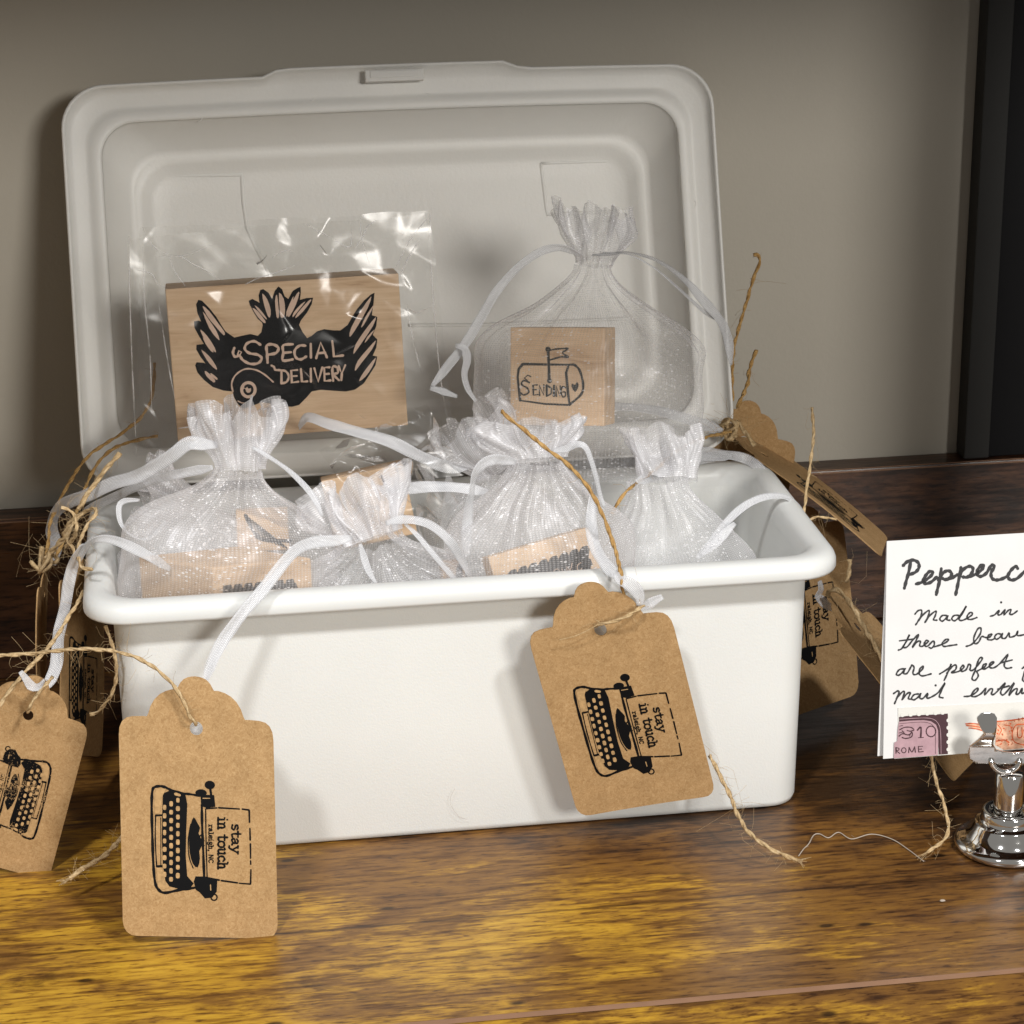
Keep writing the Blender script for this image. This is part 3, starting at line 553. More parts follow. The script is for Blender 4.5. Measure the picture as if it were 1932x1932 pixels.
rb(bagF, R3, [(1220,1590),(1120,1525),(960,1440),(830,1385),(730,1370),(650,1395),(600,1450),(560,1540)], [.03,.022,.018,.02,.03], .0052, (.2, .0, .5, .9))
ribL = rb(bagF, Z2, [(690,680),(640,770),(605,870),(570,1020),(550,1160),(520,1300),(490,1430),(480,1560),(470,1680),(430,1790),(385,1860),(330,1890)], [.02,.03,.03,.028,.024,.020], .0062, (.6, .9, .5, .2, .1, .4))
bagB = bag('short white organza bag at the front centre with a fanned ruffle', atY(720, 1200, .035), atY(705, 1015, .030), atY(672, 914, .038), .0345, .016, .0100, .0165, 2.9, 6, ruf_flat=.62)
rb(bagB, r5, [(860,1085),(760,1105),(620,1115),(500,1150),(420,1215),(340,1310),(270,1400),(190,1500),(110,1590),(40,1680),(-40,1790),(-110,1910),(-160,2030),(-200,2140)], [.016,.012,.006,.0,-.006,-.010,-.0135,-.0165], .0060, (.3, .1, .2, .5, .2))
rb(bagB, r5, [(700,1120),(540,1150),(430,1230),(330,1340),(230,1470),(120,1600),(20,1740),(-70,1860),(-140,1990),(-190,2110)], [.015,.008,.001,-.005,-.010,-.014], .0040, (.8, .5, .7, .4))
rb(bagB, r5, [(1120,760),(1190,745),(1400,722),(1620,728),(1840,762)], [.036,.045,.050], .0062, (0, .1, 0), 3)
rb(bagB, r5, [(1100,985),(1200,958),(1320,962),(1440,1005),(1560,1110),(1650,1250),(1730,1400)], [.018,.014,.016,.03], .0048, (.2, .5, .8))
rb(bagB, r5, [(1240,985),(1330,1070),(1450,1210),(1560,1340),(1640,1420)], [.015,.014,.02], .0032, (.5, .7))
rb(bagB, r5, [(920,1130),(945,1220),(985,1330),(1040,1420)], .014, .0042, (.4, .8))
bagC = bag('white organza bag in the middle with a flower-like ruffle and tilted stamp', atY(1025, 1190, .036), atY(1015, 868, .040), atY(1008, 800, .046), .0350, .020, .0085, .0178, 5.3, 7, ruf_flat=.5, jg=.2)
rb(bagC, R8, [(1150,960),(1000,935),(870,925),(750,970),(660,1070),(610,1200),(590,1330),(560,1480),(545,1650),(530,1900),(540,2150)], [.030,.024,.024,.026,.030,.034], .0060, (.2, .5, .9, .3, .2, .1))
rb(bagC, R5, [(800,405),(880,395),(960,365),(1010,385),(1045,470),(1075,570),(1100,680),(1130,760)], [.030,.022,.022,.024], .0042, (.3, .8, .5))
rb(bagC, R5, [(1060,600),(1048,760),(1045,880),(1065,1000),(1120,1100),(1185,1175),(1235,1215)], [.026,.022,.014,.004,-.004,-.007], .0062, (.9, .4, .1, .5))
rb(bagC, R5, [(1200,1170),(1215,1215),(1265,1230),(1320,1275),(1350,1330),(1345,1380)], [-.007,-.010,-.009,-.008], .0070, (0, .3, .2, .6))
rb(bagC, R5, [(1330,1395),(1390,1375),(1440,1345),(1490,1320)], [-.004,-.006], .0062, (.3, .1))
bagD = bag('organza bag at the right with a slack seam sloping to the bin side', atY(1262, 1190, .052), atY(1236, 903, .060), atY(1234, 815, .068), .0345, .014, .0105, .0130, 8.1, 5, ruf_flat=.4, shoulder=.35, skew=.004)
rb(bagD, R5, [(1330,600),(1420,570),(1530,525),(1680,470),(1830,440),(1932,440)], [.050,.07,.10,.11], .0060, (.2, .5, .2))
rb(bagD, Z4, [(-60,600),(100,600),(280,625),(440,655),(560,720),(640,810),(690,880)], [.085,.105,.112,.105,.10], .0058, (.1, .5, .3))
rb(bagD, Z4, [(20,1570),(110,1480),(230,1320),(340,1190),(460,1090),(600,1022),(730,1000),(840,1015),(930,1085),(1010,1180)], [.045,.05,.058,.062,.066,.07], .0046, (.1, .5, .9, .6, .8))
rb(bagD, Z4, [(60,1540),(170,1450),(280,1340),(370,1250)], [.045,.05], .0050, (.3, .1))
rb(bagD, Z4, [(-330,820),(-200,740),(-60,680),(100,645),(230,650),(330,640)], [.055,.08,.10,.11], .0052, (.2, .6, .3))
bagE = bag('large organza bag standing at the back against the lid around the sending stamp', atY(1105, 905, .070), atY(1120, 497, .082), atY(1128, 398, .090), .0440, .020, .0062, .0135, 11.3, 6, ruf_flat=.45, shoulder=.58, mat=M_org_thin)
rb(bagE, r2, [(980,350),(860,305),(740,335),(610,430),(500,560),(430,680),(340,830),(240,960),(150,1075)], [.072,.068,.064,.060], .0050, (.8, .9, .3, .1))
rb(bagE, r2, [(280,850),(330,865),(345,930),(330,1010),(350,1090),(395,1160)], .060, .0050, (.2, .8, .3))
rb(bagE, r2, [(140,1085),(200,1100),(290,1132)], .060, .0056, (.1, .3))
rb(bagE, r2, [(1040,345),(1150,340),(1240,330),(1400,375),(1550,480),(1670,610),(1760,720),(1800,830),(1815,960)], [.072,.066,.07,.085,.10,.11], .0052, (.9, .8, .3, .2, .7))
rb(bagE, r2, [(1100,330),(1250,345),(1390,420),(1520,530),(1640,640),(1720,700)], [.070,.066,.075,.10], .0022, (.9, .5))
bagG = bag('organza bag in shade behind the middle bag, only its ruffle showing', atY(945, 1120, .068), atY(938, 888, .072), atY(880, 790, .076), .0300, .012, .0080, .0165, 14.2, 5)
rb(bagG, r5, [(480,300),(545,225),(690,270),(900,330),(1140,400),(1340,500),(1540,580),(1720,575)], [.070,.062,.060,.062,.07], .0066, (.9, .1, .2, .0, .3))
rb(bagG, R5, [(740,190),(830,155),(1000,140),(1250,130),(1480,160),(1690,222),(1870,285)], [.075,.085,.10,.115], .0064, (.2, .5, .3))

# ------------------------------------------------------------------ clear film bags
def filmsheet(name, t, TL, TR, BL, BR, Yf, seed, nx=15, ny=13, amp=.0022):
    """thin clear film, creased into flat facets"""
    rng = random.Random(int(seed*100)); vs = []; fs = []
    for j in range(ny+1):
        for i in range(nx+1):
            u = (i+(rng.uniform(-.42, .42) if 0 < i < nx else 0))/nx; v = (j+(rng.uniform(-.42, .42) if 0 < j < ny else 0))/ny
            x = (TL[0]*(1-u)+TR[0]*u)*(1-v)+(BL[0]*(1-u)+BR[0]*u)*v; y = (TL[1]*(1-u)+TR[1]*u)*(1-v)+(BL[1]*(1-u)+BR[1]*u)*v
            q = V((u*3.1+seed, v*3.3, seed)); y += 9*noise.noise(V((u*5, seed, 1)))*(1-v)
            vs.append(atY(x, y, Yf(u, v)) + V((0, -amp*(1.2*noise.noise(q)+rng.uniform(-.5, .9)*(.35+.65*(1-v))), 0)))
    for j in range(ny):
        for i in range(nx):
            a, b, c, d = j*(nx+1)+i, j*(nx+1)+i+1, (j+1)*(nx+1)+i+1, (j+1)*(nx+1)+i
            fs += [(a, b, c), (a, c, d)] if rng.random() < .5 else [(a, b, d), (b, c, d)]
    o = mk(name, vs, fs, M_film, t, False, None); md = o.modifiers.new('soft', 'SUBSURF'); md.subdivision_type = 'SIMPLE'; md.levels = md.render_levels = 2
    sm_ = o.modifiers.new('round', 'SMOOTH'); sm_.factor = .5; sm_.iterations = 2; o.data.polygons.foreach_set('use_smooth', [True]*len(o.data.polygons)); return o
fb = thing('clear_film_bag', 'crinkled clear film bag around the large bird stamp', 'bag', atY(560, 880, .09))
filmsheet('front_sheet', fb, (262, 428), (812, 392), (258, 862), (862, 850), lambda u, v: .0760-.0015*sin(pi*u)+.012*(1-v)*(1-v), 1.3)
filmsheet('back_sheet', fb, (243, 446), (806, 400), (246, 862), (842, 850), lambda u, v: .112-.010*v, 6.2, 9, 8)
for P in ([(243,446),(245,560),(250,700),(258,862)], [(812,392),(812,470),(822,620),(835,740),(858,850)]):
    mb = MB(); tube(mb, cr([atY(x, y, .094) for x, y in P], 8), .00032, 5); mb.build('side_seam', M_crease, fb, True)
for P in ([(150,190),(175,250),(220,305),(290,340),(350,352),(440,330),(545,288)], [(120,430),(200,450),(230,500),(275,530)], [(220,355),(350,352),(430,395),(520,440),(600,492)], [(1055,172),(1150,222),(1230,268),(1300,302),(1312,240),(1305,150)], [(1335,302),(1375,240),(1400,190),(1450,150)], [(870,360),(905,335),(960,318),(985,330)], [(1555,420),(1600,330),(1660,230),(1745,130)], [(1585,450),(1640,340),(1700,250)], [(720,510),(800,470),(900,440),(1000,400)], [(1360,140),(1370,260),(1410,390)], [(300,360),(330,440),(390,520)], [(1620,620),(1650,800),(1700,1000)], [(240,620),(270,820),(300,1000),(330,1150)], [(150,300),(160,600),(190,900),(200,1200)], [(345,1310),(420,1300),(470,1290)]):
    mb = MB(); tube(mb, even(cr([atY(*r1(p), .076) for p in P], 8), .001), lambda q: .00008+.00022*sin(pi*q), 5); mb.build('crease', M_crease, fb, True)  # pale tubes paint in the highlight lines along the film creases
rb_f = filmsheet('folded_bottom', fb, (600, 850), (805, 757), (640, 905), (880, 900), lambda u, v: .062+.010*(1-v), 9.1, 9, 6, .004)
fc = thing('clear_film_wrap', 'clear film wrap around the pale stamp behind the short organza bag', 'bag', atY(720, 1080, .055))
filmsheet('front_sheet', fc, (600, 905), (800, 862), (640, 1090), (905, 1075), lambda u, v: .0555-.002*v, 3.7, 8, 7, .0024)
filmsheet('side_sheet', fc, (770, 868), (850, 895), (800, 1075), (930, 1070), lambda u, v: .058+.010*u, 5.9, 5, 6, .004)

# ------------------------------------------------------------------ kraft tags
HALF = [(0, 0), (.05, .0015), (.10, .005), (.15, .013), (.195, .027), (.228, .046), (.242, .053), (.30, .053), (.38, .060), (.46, .073), (.53, .093), (.585, .120), (.615, .148), (.635, .160), (.70, .160), (.82, .162), (.90, .168), (.955, .182), (.99, .205), (1, .235), (1, .40), (1, .60), (1, .80), (1, .945), (.985, .968), (.95, .985), (.89, .997), (.82, 1.0), (.4, 1.0)]
OUT = HALF + [(0, 1.0)] + [(-u, v) for u, v in reversed(HALF[1:])]
def tz(x, y):      # print drawn in the enlarged picture of the front tag -> tag coordinates
    return ((x-1085-(y-328)*.0228)/427, (y-328)/1450)
GL = {  # stroke letters, x-height 1, baseline 0
 's': ([[(.62,.85),(.4,1),(.15,.9),(.15,.65),(.55,.45),(.62,.2),(.4,0),(.1,.12)]], .78), 't': ([[(.3,1.45),(.3,.25),(.45,.02),(.68,.12)], [(.02,1),(.65,1)]], .74),
 'a': ([[(.12,.8),(.3,1),(.55,.92),(.58,.6),(.58,.15),(.78,.02)], [(.58,.55),(.25,.5),(.08,.25),(.25,0),(.58,.22)]], .86), 'y': ([[(.1,1),(.42,.1)], [(.75,1),(.4,-.05),(.25,-.42),(.02,-.4)], [(-.02,1),(.25,1)], [(.6,1),(.88,1)]], .9),
 'i': ([[(.05,1),(.25,1),(.25,0)], [(.02,0),(.48,0)], [(.25,1.38),(.26,1.42)]], .58), 'n': ([[(.02,1),(.18,1),(.18,0)], [(.18,.75),(.4,1),(.62,.85),(.62,0)], [(0,0),(.34,0)], [(.48,0),(.8,0)]], .9),
 'o': ([[(.4,1),(.1,.8),(.08,.25),(.4,0),(.7,.25),(.7,.8),(.4,1)]], .84), 'u': ([[(0,1),(.18,1),(.18,.2),(.35,0),(.62,.2)], [(.48,1),(.64,1),(.64,.02),(.82,.02)]], .9), 'c': ([[(.64,.78),(.42,1),(.12,.82),(.08,.28),(.38,0),(.66,.2)]], .76),
 'h': ([[(.0,1.5),(.18,1.5),(.18,0)], [(.18,.75),(.4,1),(.62,.85),(.62,0)], [(0,0),(.34,0)], [(.48,0),(.8,0)]], .9), 'r': ([[(.02,1),(.2,1),(.2,0)], [(.2,.7),(.4,1),(.62,.9)], [(0,0),(.42,0)]], .72), 'l': ([[(.05,1.5),(.25,1.5),(.25,0)], [(.02,0),(.48,0)]], .58),
 'e': ([[(.1,.52),(.66,.52),(.6,.9),(.36,1),(.1,.75),(.1,.25),(.38,0),(.66,.15)]], .8), 'g': ([[(.6,.9),(.3,1),(.1,.75),(.2,.4),(.5,.42),(.6,.75),(.6,.95)], [(.2,.4),(.2,.15),(.6,.1),(.62,-.3),(.3,-.42),(.08,-.25)]], .78), ',': ([[(.2,.08),(.2,-.2),(.08,-.35)]], .5),
 'N': ([[(.1,0),(.1,1.45)], [(.1,1.45),(.7,0)], [(.7,0),(.7,1.45)]], .95), 'C': ([[(.72,1.2),(.42,1.45),(.1,1.1),(.1,.35),(.42,0),(.74,.25)]], .85), ' ': ([], .55)}
def text(ink, s, x0, y0, size, length, w):
    """reads downwards, letter tops to the right"""
    adv = sum(GL[c][1] for c in s); k = length/adv; p = 0
    for c in s:
        for st_ in GL[c][0]: ink.stroke([(x0+y*size, y0+(p+x)*k) for x, y in st_], w, smooth=3 if len(st_) > 3 else 0)
        p += GL[c][1]
def typewriter(fn, parent, worn=False):
    ink = Ink(lambda x, y, h: fn(*tz(x, y), .00012+h))
    ink.poly([(908,985),(945,968),(1030,980),(1042,1040),(1036,1200),(1034,1330),(1042,1440),(1078,1480),(1060,1505),(1010,1515),(945,1500),(922,1470),(908,1380),(902,1240),(904,1100)])
    for P, w in (([(945,962),(905,946),(866,950),(850,972),(846,1060),(850,1220),(856,1380),(866,1480),(885,1520),(920,1536),(990,1520),(1050,1510),(1110,1498)], 15), ([(945,962),(1010,980),(1060,985),(1115,992)], 13), ([(868,1108),(866,1240),(874,1390)], 7), ([(868,1108),(904,1106)], 10), ([(874,1390),(908,1388)], 12), ([(896,1120),(897,1380)], 5), ([(1122,1040),(1124,1160),(1130,1300),(1136,1455)], 14), ([(1143,1064),(1146,1250),(1152,1446)], 7), ([(1062,1150),(1048,1230),(1052,1330),(1075,1395)], 6), ([(1095,1250),(1135,1240)], 7), ([(1098,1270),(1136,1268)], 7), ([(1095,1230),(1130,1200)], 7), ([(1166,935),(1176,1000)], 15), ([(1160,1010),(1164,1048)], 5)): ink.stroke(P, w)
    ink.poly([(1078,1112),(1062,1150),(1052,1220),(1056,1310),(1074,1372),(1100,1390),(1112,1340),(1108,1300),(1122,1270),(1118,1230),(1104,1200),(1112,1170),(1096,1140)], 2)
    ink.disc(1118, 975, 32, 20); ink.disc(1166, 930, 29, 24); ink.poly([(1115,985),(1190,985),(1197,1050),(1146,1058),(1118,1048)])
    ink.poly([(1088,1440),(1150,1440),(1160,1452),(1208,1460),(1205,1522),(1180,1556),(1140,1562),(1112,1530),(1090,1515),(1078,1470)]); ink.stroke([(1190+17*cos(k*pi/6), 1554+17*sin(k*pi/6)) for k in range(13)], 8)
    for P in ([(1146,1062),(1205,1056)], [(1215,1055),(1330,1058)], [(1345,1058),(1384,1062)], [(1384,1062),(1386,1130)], [(1388,1165),(1390,1230)], [(1391,1250),(1392,1330)], [(1392,1345),(1393,1365)], [(1394,1395),(1392,1475)], [(1392,1475),(1330,1472)], [(1320,1470),(1230,1460)], [(1220,1458),(1150,1446)]): ink.stroke(P, 9, smooth=0)
    text(ink, 'stay', 1288, 1142, 34, 168, 10.5); text(ink, 'in touch', 1212, 1108, 36, 292, 11); text(ink, 'raleigh, NC', 1161, 1150, 17, 215, 6)
    p = ink.build('typewriter_print', M_ink_patchy if worn else M_ink_worn, parent)
    ink = Ink(lambda x, y, h: fn(*tz(x, y), .0002+h)); rng = random.Random(3)
    for c, x in enumerate((917, 953, 990)):
        for k in range(10):
            y = 1020+(2-c)*21+k*46.5
            if y > 1480: continue
            wx, wy = rng.uniform(9, 11.5), rng.uniform(13, 16); ink.poly([(x+wx*cos(a)*(1.15 if j % 2 else 1), y+wy*sin(a)*(1.15 if j % 2 else 1)) for j, a in enumerate([q*pi/4+.01 for q in range(8)])])
    ink.poly([(870,960),(925,958),(905,1000),(890,1095),(862,1100),(860,1000)]); ink.poly([(874,1400),(900,1395),(915,1470),(940,1505),(900,1522),(880,1500)]); ink.stroke([(975,985),(1000,992)], 14)
    ink.stroke([(1128,1005),(1166,1004)], 5); ink.stroke([(1170,1485),(1172,1515)], 5)
    ink.build('bare_keys', M_key, p)
def tag(label, T, Yt, B, Yb, half, dY=0, bend=.0012, print_=True, flip=False, pv=0, zb=None, group='kraft paper gift tags'):
    """T, B: top and foot of the tag's middle line in picture pixels with their depths; half: half width in pixels, dY its depth"""
    Tp = atY(*T, Yt); Bp = atZ(*B, zb) if zb is not None else atY(*B, Yb)
    Mx = ((T[0]+B[0])/2, (T[1]+B[1])/2); Ym = (Tp.y+Bp.y)/2; Rv = atY(Mx[0]+half[0], Mx[1]+half[1], Ym+dY)-atY(*Mx, Ym)
    nn = Rv.cross(Bp-Tp).normalized()
    if nn.dot(FW) > 0: nn = -nn
    def fn(u, v, h=0): return Tp+(Bp-Tp)*v+Rv*u+nn*(bend*4*v*(1-v)+bend*.5*(u*u-.5)+h)
    t = thing('gift_tag', label, 'tag', Bp, group)
    hole = [(.085*cos(k*pi/8), .2+.026*sin(k*pi/8)) for k in range(16)]
    pts = [V(p) for p in OUT]+[V(p) for p in hole]; no = len(OUT); ed = [(i, (i+1) % no) for i in range(no)]+[(no+i, no+(i+1) % 16) for i in range(16)]
    for i in range(-4, 5):
        for j in range(3, 16):
            u, v = i/4.7, j/16.2
            if abs(u) < .62 or v > .24:
                if (u/.12)**2+((v-.2)/.04)**2 > 1: pts.append(V((u, v)))
    r = delaunay_2d_cdt(pts, ed, [list(range(no))], 1, 1e-5)
    fs = []
    for f in r[2]:
        c = sum((r[0][i] for i in f), V((0, 0)))/len(f)
        if (c.x/.083)**2+((c.y-.2)/.0255)**2 > 1: fs.append(tuple(f))
    vs = [fn(p.x, p.y) for p in r[0]]
    me_o = mk('card', vs, fs, M_kraft, t, False, solid=.00045, off=0)
    bm = bmesh.new(); bm.from_mesh(me_o.data); bmesh.ops.recalc_face_normals(bm, faces=bm.faces); bm.to_mesh(me_o.data); bm.free()
    if print_:
        sg = -1 if flip else 1
        typewriter(lambda u, v, h: fn((u-.06)*sg+.06*sg, (v if not flip else (1.235-v))+pv, .00022+h), t, flip)
    t['_'] = 0; del t['_']; return t, fn

tg, fnA = tag('kraft tag standing on the table against the front left of the bin, hole filled white', (368, 1276), -.020, (379, 1768), 0, (145, 4.5), zb=.0018)
tw = lambda nm, t, rg, pts, Ys, **k: twine('twine', [atY(*rg(p), (Ys if not isinstance(Ys, (list, tuple)) else Ys[0]+(Ys[-1]-Ys[0])*i/(len(pts)-1) if len(Ys) == 2 else Ys[i])) for i, p in enumerate(pts)], t, k.pop('mat', M_jute), **k)
tw('', tg, Z8, [(1092,596),(1062,560),(1025,480),(985,405),(930,340),(850,275),(740,215),(620,188),(480,175),(330,183),(170,202),(0,212),(-160,222)], [-.0285,-.030,-.029,-.027,-.026,-.025,-.024,-.022,-.020,-.016,-.012,-.010,-.008], seed=2, r=.00095, fz=30, fl=.006)
mb = MB(); c = fnA(0, .2, -.0015); bm = bmesh.new(); bmesh.ops.create_uvsphere(bm, u_segments=12, v_segments=8, radius=.0020, matrix=Matrix.Translation(c)); bm_obj('ribbon_knot', bm, M_rib, tg, True)
tw('', tg, Z8, [(700,1200),(640,1270),(560,1340),(470,1392),(385,1452)], [.0,-.006,-.012,-.016,-.020], seed=5, r=.0013, fz=120, fl=.004, fray=16)
tgF = tg

tg, fn = tag('kraft tag leaning askew on the front right of the bin below the rim', (1109, 1099), -.0075, (1221, 1520), -.0035, (132.5, -20.4), bend=.0015)
ZT = reg(1350, 1450, 550/1518)
tw('', tg, R5, [(486,160),(540,210),(640,290),(760,390),(880,475),(980,580),(1060,690),(1110,800),(1160,920),(1200,1050),(1228,1170),(1236,1250),(1250,1330)], [.030,.026,.024,.020,.018,.014,.011,.009,.006,.002,-.006,-.009,-.004], seed=8, mat=M_jute_g, r=.00105, fz=18, fl=.003)
tw('', tg, ZT, [(880,330),(845,352),(780,395),(700,432),(620,455),(560,462),(530,470)], [-.010,-.012,-.0135,-.0135,-.0125,-.0105,-.006], seed=9, fz=60, fl=.006)
tw('', tg, reg(1300, 2000, 1354/1932), [(770,-60),(800,0),(848,95),(878,170),(925,235),(1000,288),(1092,326)], [.001,-.004,-.012,-.020,-.029,-.036,-.0385], seed=10, r=.0011, fz=50, fl=.006, fray=12)
mb = MB(); tube(mb, cr([atY(*ZT(p), -.0125) for p in ((530,430),(560,455),(480,505),(380,550),(275,575))], 8), .00018, 4); mb.build('loose_fibre', M_jute, tg, True)

tg, fn = tag('kraft tag at the far left edge hanging askew with its print upside down', (72, 1276), .014, (-20, 1632), 0, (112, 31), zb=.004, flip=True)
Z5 = reg(0, 1700, 320/1030)
tw('', tg, Z5, [(225,475),(255,420),(290,350),(340,280),(400,220),(440,170)], [.006,.004,.006,.009,.012,.016], seed=12, fz=20)
tw('', tg, Z2, [(-40,2080),(60,1930),(150,1810),(250,1700),(340,1610),(440,1490),(520,1370),(590,1250),(650,1170),(690,1070)], [.0,.002,.004,.006,.008,.010,.013,.016,.02,.03], seed=13, fz=40, r=.001)
tw('', tg, Z5, [(745,492),(800,478),(860,420),(930,320),(965,200),(965,60),(945,-60),(910,-170),(880,-250)], [.02,.02,.018,.014,.012,.010,.010,.010,.012], seed=14, fz=60, fl=.007)
ribbon('ribbon_knot', [atY(*Z5(p), .004) for p in ((170,130),(215,190),(260,250),(320,260),(370,200))], tg, M_rib, .0052, (.2, .7, .3, .8), 2)

tg, fn = tag('kraft tag in shade hanging between the bin and the far left tag, print turned away', (148, 1040), .055, (150, 1425), .05, (40, 8), dY=.022)
tw('', tg, Z2, [(620,760),(600,700),(560,640),(600,520),(690,420),(780,375),(800,420),(740,500),(690,600),(655,700),(655,800),(690,875),(770,886)], [.05,.05,.052,.054,.056,.05,.046,.042,.036,.03,.026,.022,.02], seed=15, fz=60)
tw('', tg, R3, [(560,1160),(620,1060),(690,960),(770,860),(855,755)], [.06,.06,.062,.062,.064], seed=16, r=.0013, fz=40, mat=M_jute)
tw('', tg, Z2, [(510,370),(570,390),(620,440),(640,560),(600,650),(540,700)], [.05,.05,.05,.045,.05,.055], seed=17, fz=60, fl=.008)

tg, fn = tag('kraft tag at the left seen nearly edge-on, hanging from a frayed knot', (86, 1068), .075, (84, 1330), .06, (9, 1), dY=.024, print_=False)
knot('knot', atY(*Z2((365, 800)), .07), .0065, tg, M_jute, 3, 90)
tw('', tg, R3, [(310,1560),(345,1400),(360,1260),(430,1090),(520,930),(620,790),(720,712),(860,622),(1000,510),(1075,390),(1102,240),(1104,110)], [.07,.075,.085,.095,.10,.105,.108,.11,.11,.11,.112,.114], seed=18, fz=14, fl=.003, mat=M_jute_g)
tw('', tg, R3, [(400,1500),(470,1350),(560,1150),(620,980),(680,860),(760,765),(850,705),(1000,660),(1128,634)], [.07,.075,.085,.09,.095,.10,.10,.10,.10], seed=19, fz=30, fl=.004, mat=M_jute_g)
tw('', tg, Z2, [(380,790),(450,720),(520,640),(590,500),(690,420)], [.068,.066,.064,.06,.058], seed=20, fz=90, r=.0014, fl=.006)

# right side of the bin
tg, fn = tag('kraft tag in shade behind the lid corner, only its scalloped top showing', (1416, 756), .150, (1346, 1130), .140, (98, 17), print_=False)
tw('', tg, R6, [(240,1060),(236,850),(252,700),(290,560),(330,420),(370,290),(408,195),(395,150),(370,148)], [.135,.14,.145,.15,.152,.152,.15,.15,.15], seed=21, fz=20, mat=M_jute_g, r=.001)
tw('', tg, R6, [(270,1100),(300,1030),(335,940),(348,850),(388,742)], [.135,.14,.145,.15,.15], seed=22, fz=20, mat=M_jute_g, r=.0011)
tg, fn = tag('kraft tag slanting down to the right behind the bin, seen at a low angle', (1382, 818), .140, (1668, 1034), .112, (9, -16), dY=.020, bend=.002)
knot('knot', atY(*Z4((330, 400)), .118), .0060, tg, M_jute, 6, 80)
tw('', tg, R5, [(1920,285),(1860,300),(1720,335),(1570,415),(1460,515),(1380,572),(1290,640),(1220,720),(1170,800)], [.112,.108,.095,.08,.066,.06,.056,.052,.050], seed=23, mat=M_jute_g, fz=30, fl=.004)
tw('', tg, Z4, [(400,330),(440,400),(500,470),(545,545)], [.118,.115,.112,.11], seed=24, fz=90, r=.0012)
tg, fn = tag('kraft tag hanging upright at the right side of the bin, print half hidden', (1488, 942), .128, (1526, 1342), .078, (93, -29), dY=.014, pv=-.06)
tw('', tg, R6, [(675,1800),(688,1740),(700,1620),(728,1430),(746,1250),(735,1098)], [.07,.072,.075,.08,.085,.088], seed=25, fz=30, fl=.005)
tw('', tg, Z4, [(1040,1225),(1110,1195),(1200,1200),(1290,1215)], .066, seed=26, fz=60, r=.0007)
Z7 = reg(2050, 1450, 300/1288)
ribbon('ribbon_knot', [atY(*Z7(p), .040) for p in ((320,240),(335,340),(300,400),(340,450),(420,520),(495,565))], tg, M_rib, .0058, (.2, .8, .3, .1), 5)
tw('', tg, Z7, [(620,250),(640,150),(655,60),(650,0)], .075, seed=27, fz=30, r=.0012)
tg, fn = tag('kraft tag slanting low behind the sign card, corner showing beneath it', (1564, 1117), .040, (1822, 1452), 0, (27, -21), dY=.018, zb=.004, print_=False)
tw('', tg, Z7, [(400,400),(440,350),(520,350),(620,440),(740,620),(850,810),(930,950),(1000,1090),(1080,1230)], [.038,.036,.034,.032,.028,.024,.020,.016,.012], seed=28, fz=130, fl=.006, r=.0013)

# ------------------------------------------------------------------ sign card and its holder
ZS = reg(2250, 1370, 404/1239)
ca = atY(*ZS((150, 100)), -.012); cb = atY(*ZS((1239, 35)), -.012); cc = atY(*ZS((120, 1830)), -.030); CP = plane3(ca, cb, cc)
card = thing('sign_card', 'white handwritten sign card with postage strip, held at the right', 'sign', cc)
Wc = CP.u*.098; Hc = (cc-ca)
def quad(name, P, th, m, par, n): 
    vs = [p for p in P]+[p-n*th for p in P]; k = len(P); return mk(name, vs, [tuple(range(k)), tuple(range(2*k-1, k-1, -1))]+[(i, k+i, k+(i+1) % k, (i+1) % k) for i in range(k)], m, par)
quad('front_leaf', [ca, ca+Wc, cc+Wc+CP.u*.001, cc], .0004, M_paper, card, CP.n)
bl = CP.hit(*ZS((75, 1808)), -.0022); btop = CP.hit(*ZS((148, 104)), -.0006)
quad('back_leaf', [btop, btop+Wc, bl+Wc, bl], .0004, M_paper, card, CP.n)
s1 = CP.hit(*ZS((236, 1425))); s2 = CP.hit(*ZS((1239, 1378))); s3 = CP.hit(*ZS((124, 1832)))
quad('postage_strip', [p+CP.n*.0003 for p in (CP.hit(*ZS((236, 1425))), CP.hit(*ZS((236, 1425)))+ (s2-s1).normalized()*.083, cc+Wc-CP.u*.002, CP.hit(*ZS((206, 1828))), CP.hit(*ZS((212, 1700))), CP.hit(*ZS((240, 1690))))], .0002, M_strip, card, CP.n)
fS = fn_of(CP, ZS, .0001)
ink = Ink(fS)
for P in ([(338,268),(322,350),(302,420),(288,475)], [(278,295),(312,262),(358,250),(398,270),(404,310),(378,345),(332,365)], [(382,440),(430,425),(490,385),(514,350),(490,340),(460,370),(438,412),(455,437),(500,425),(545,385)], [(582,318),(572,400),(552,480),(542,525)], [(558,410),(600,350),(640,335),(664,358),(648,392),(615,405),(590,395)], [(615,405),(660,395),(712,365)], [(738,308),(722,400),(706,480),(696,525)], [(722,390),(752,330),(800,300),(832,312),(826,350),(790,385),(752,384)], [(790,385),(850,365),(900,330),(918,298),(900,290),(870,330),(868,365),(895,380),(938,356),(972,302),(990,286)], [(990,286),(1002,306),(978,352),(984,392),(1012,408),(1055,403),(1105,380)], [(1190,318),(1172,300),(1134,334),(1112,378),(1134,408),(1185,396),(1245,338)]): ink.stroke(P, 26)
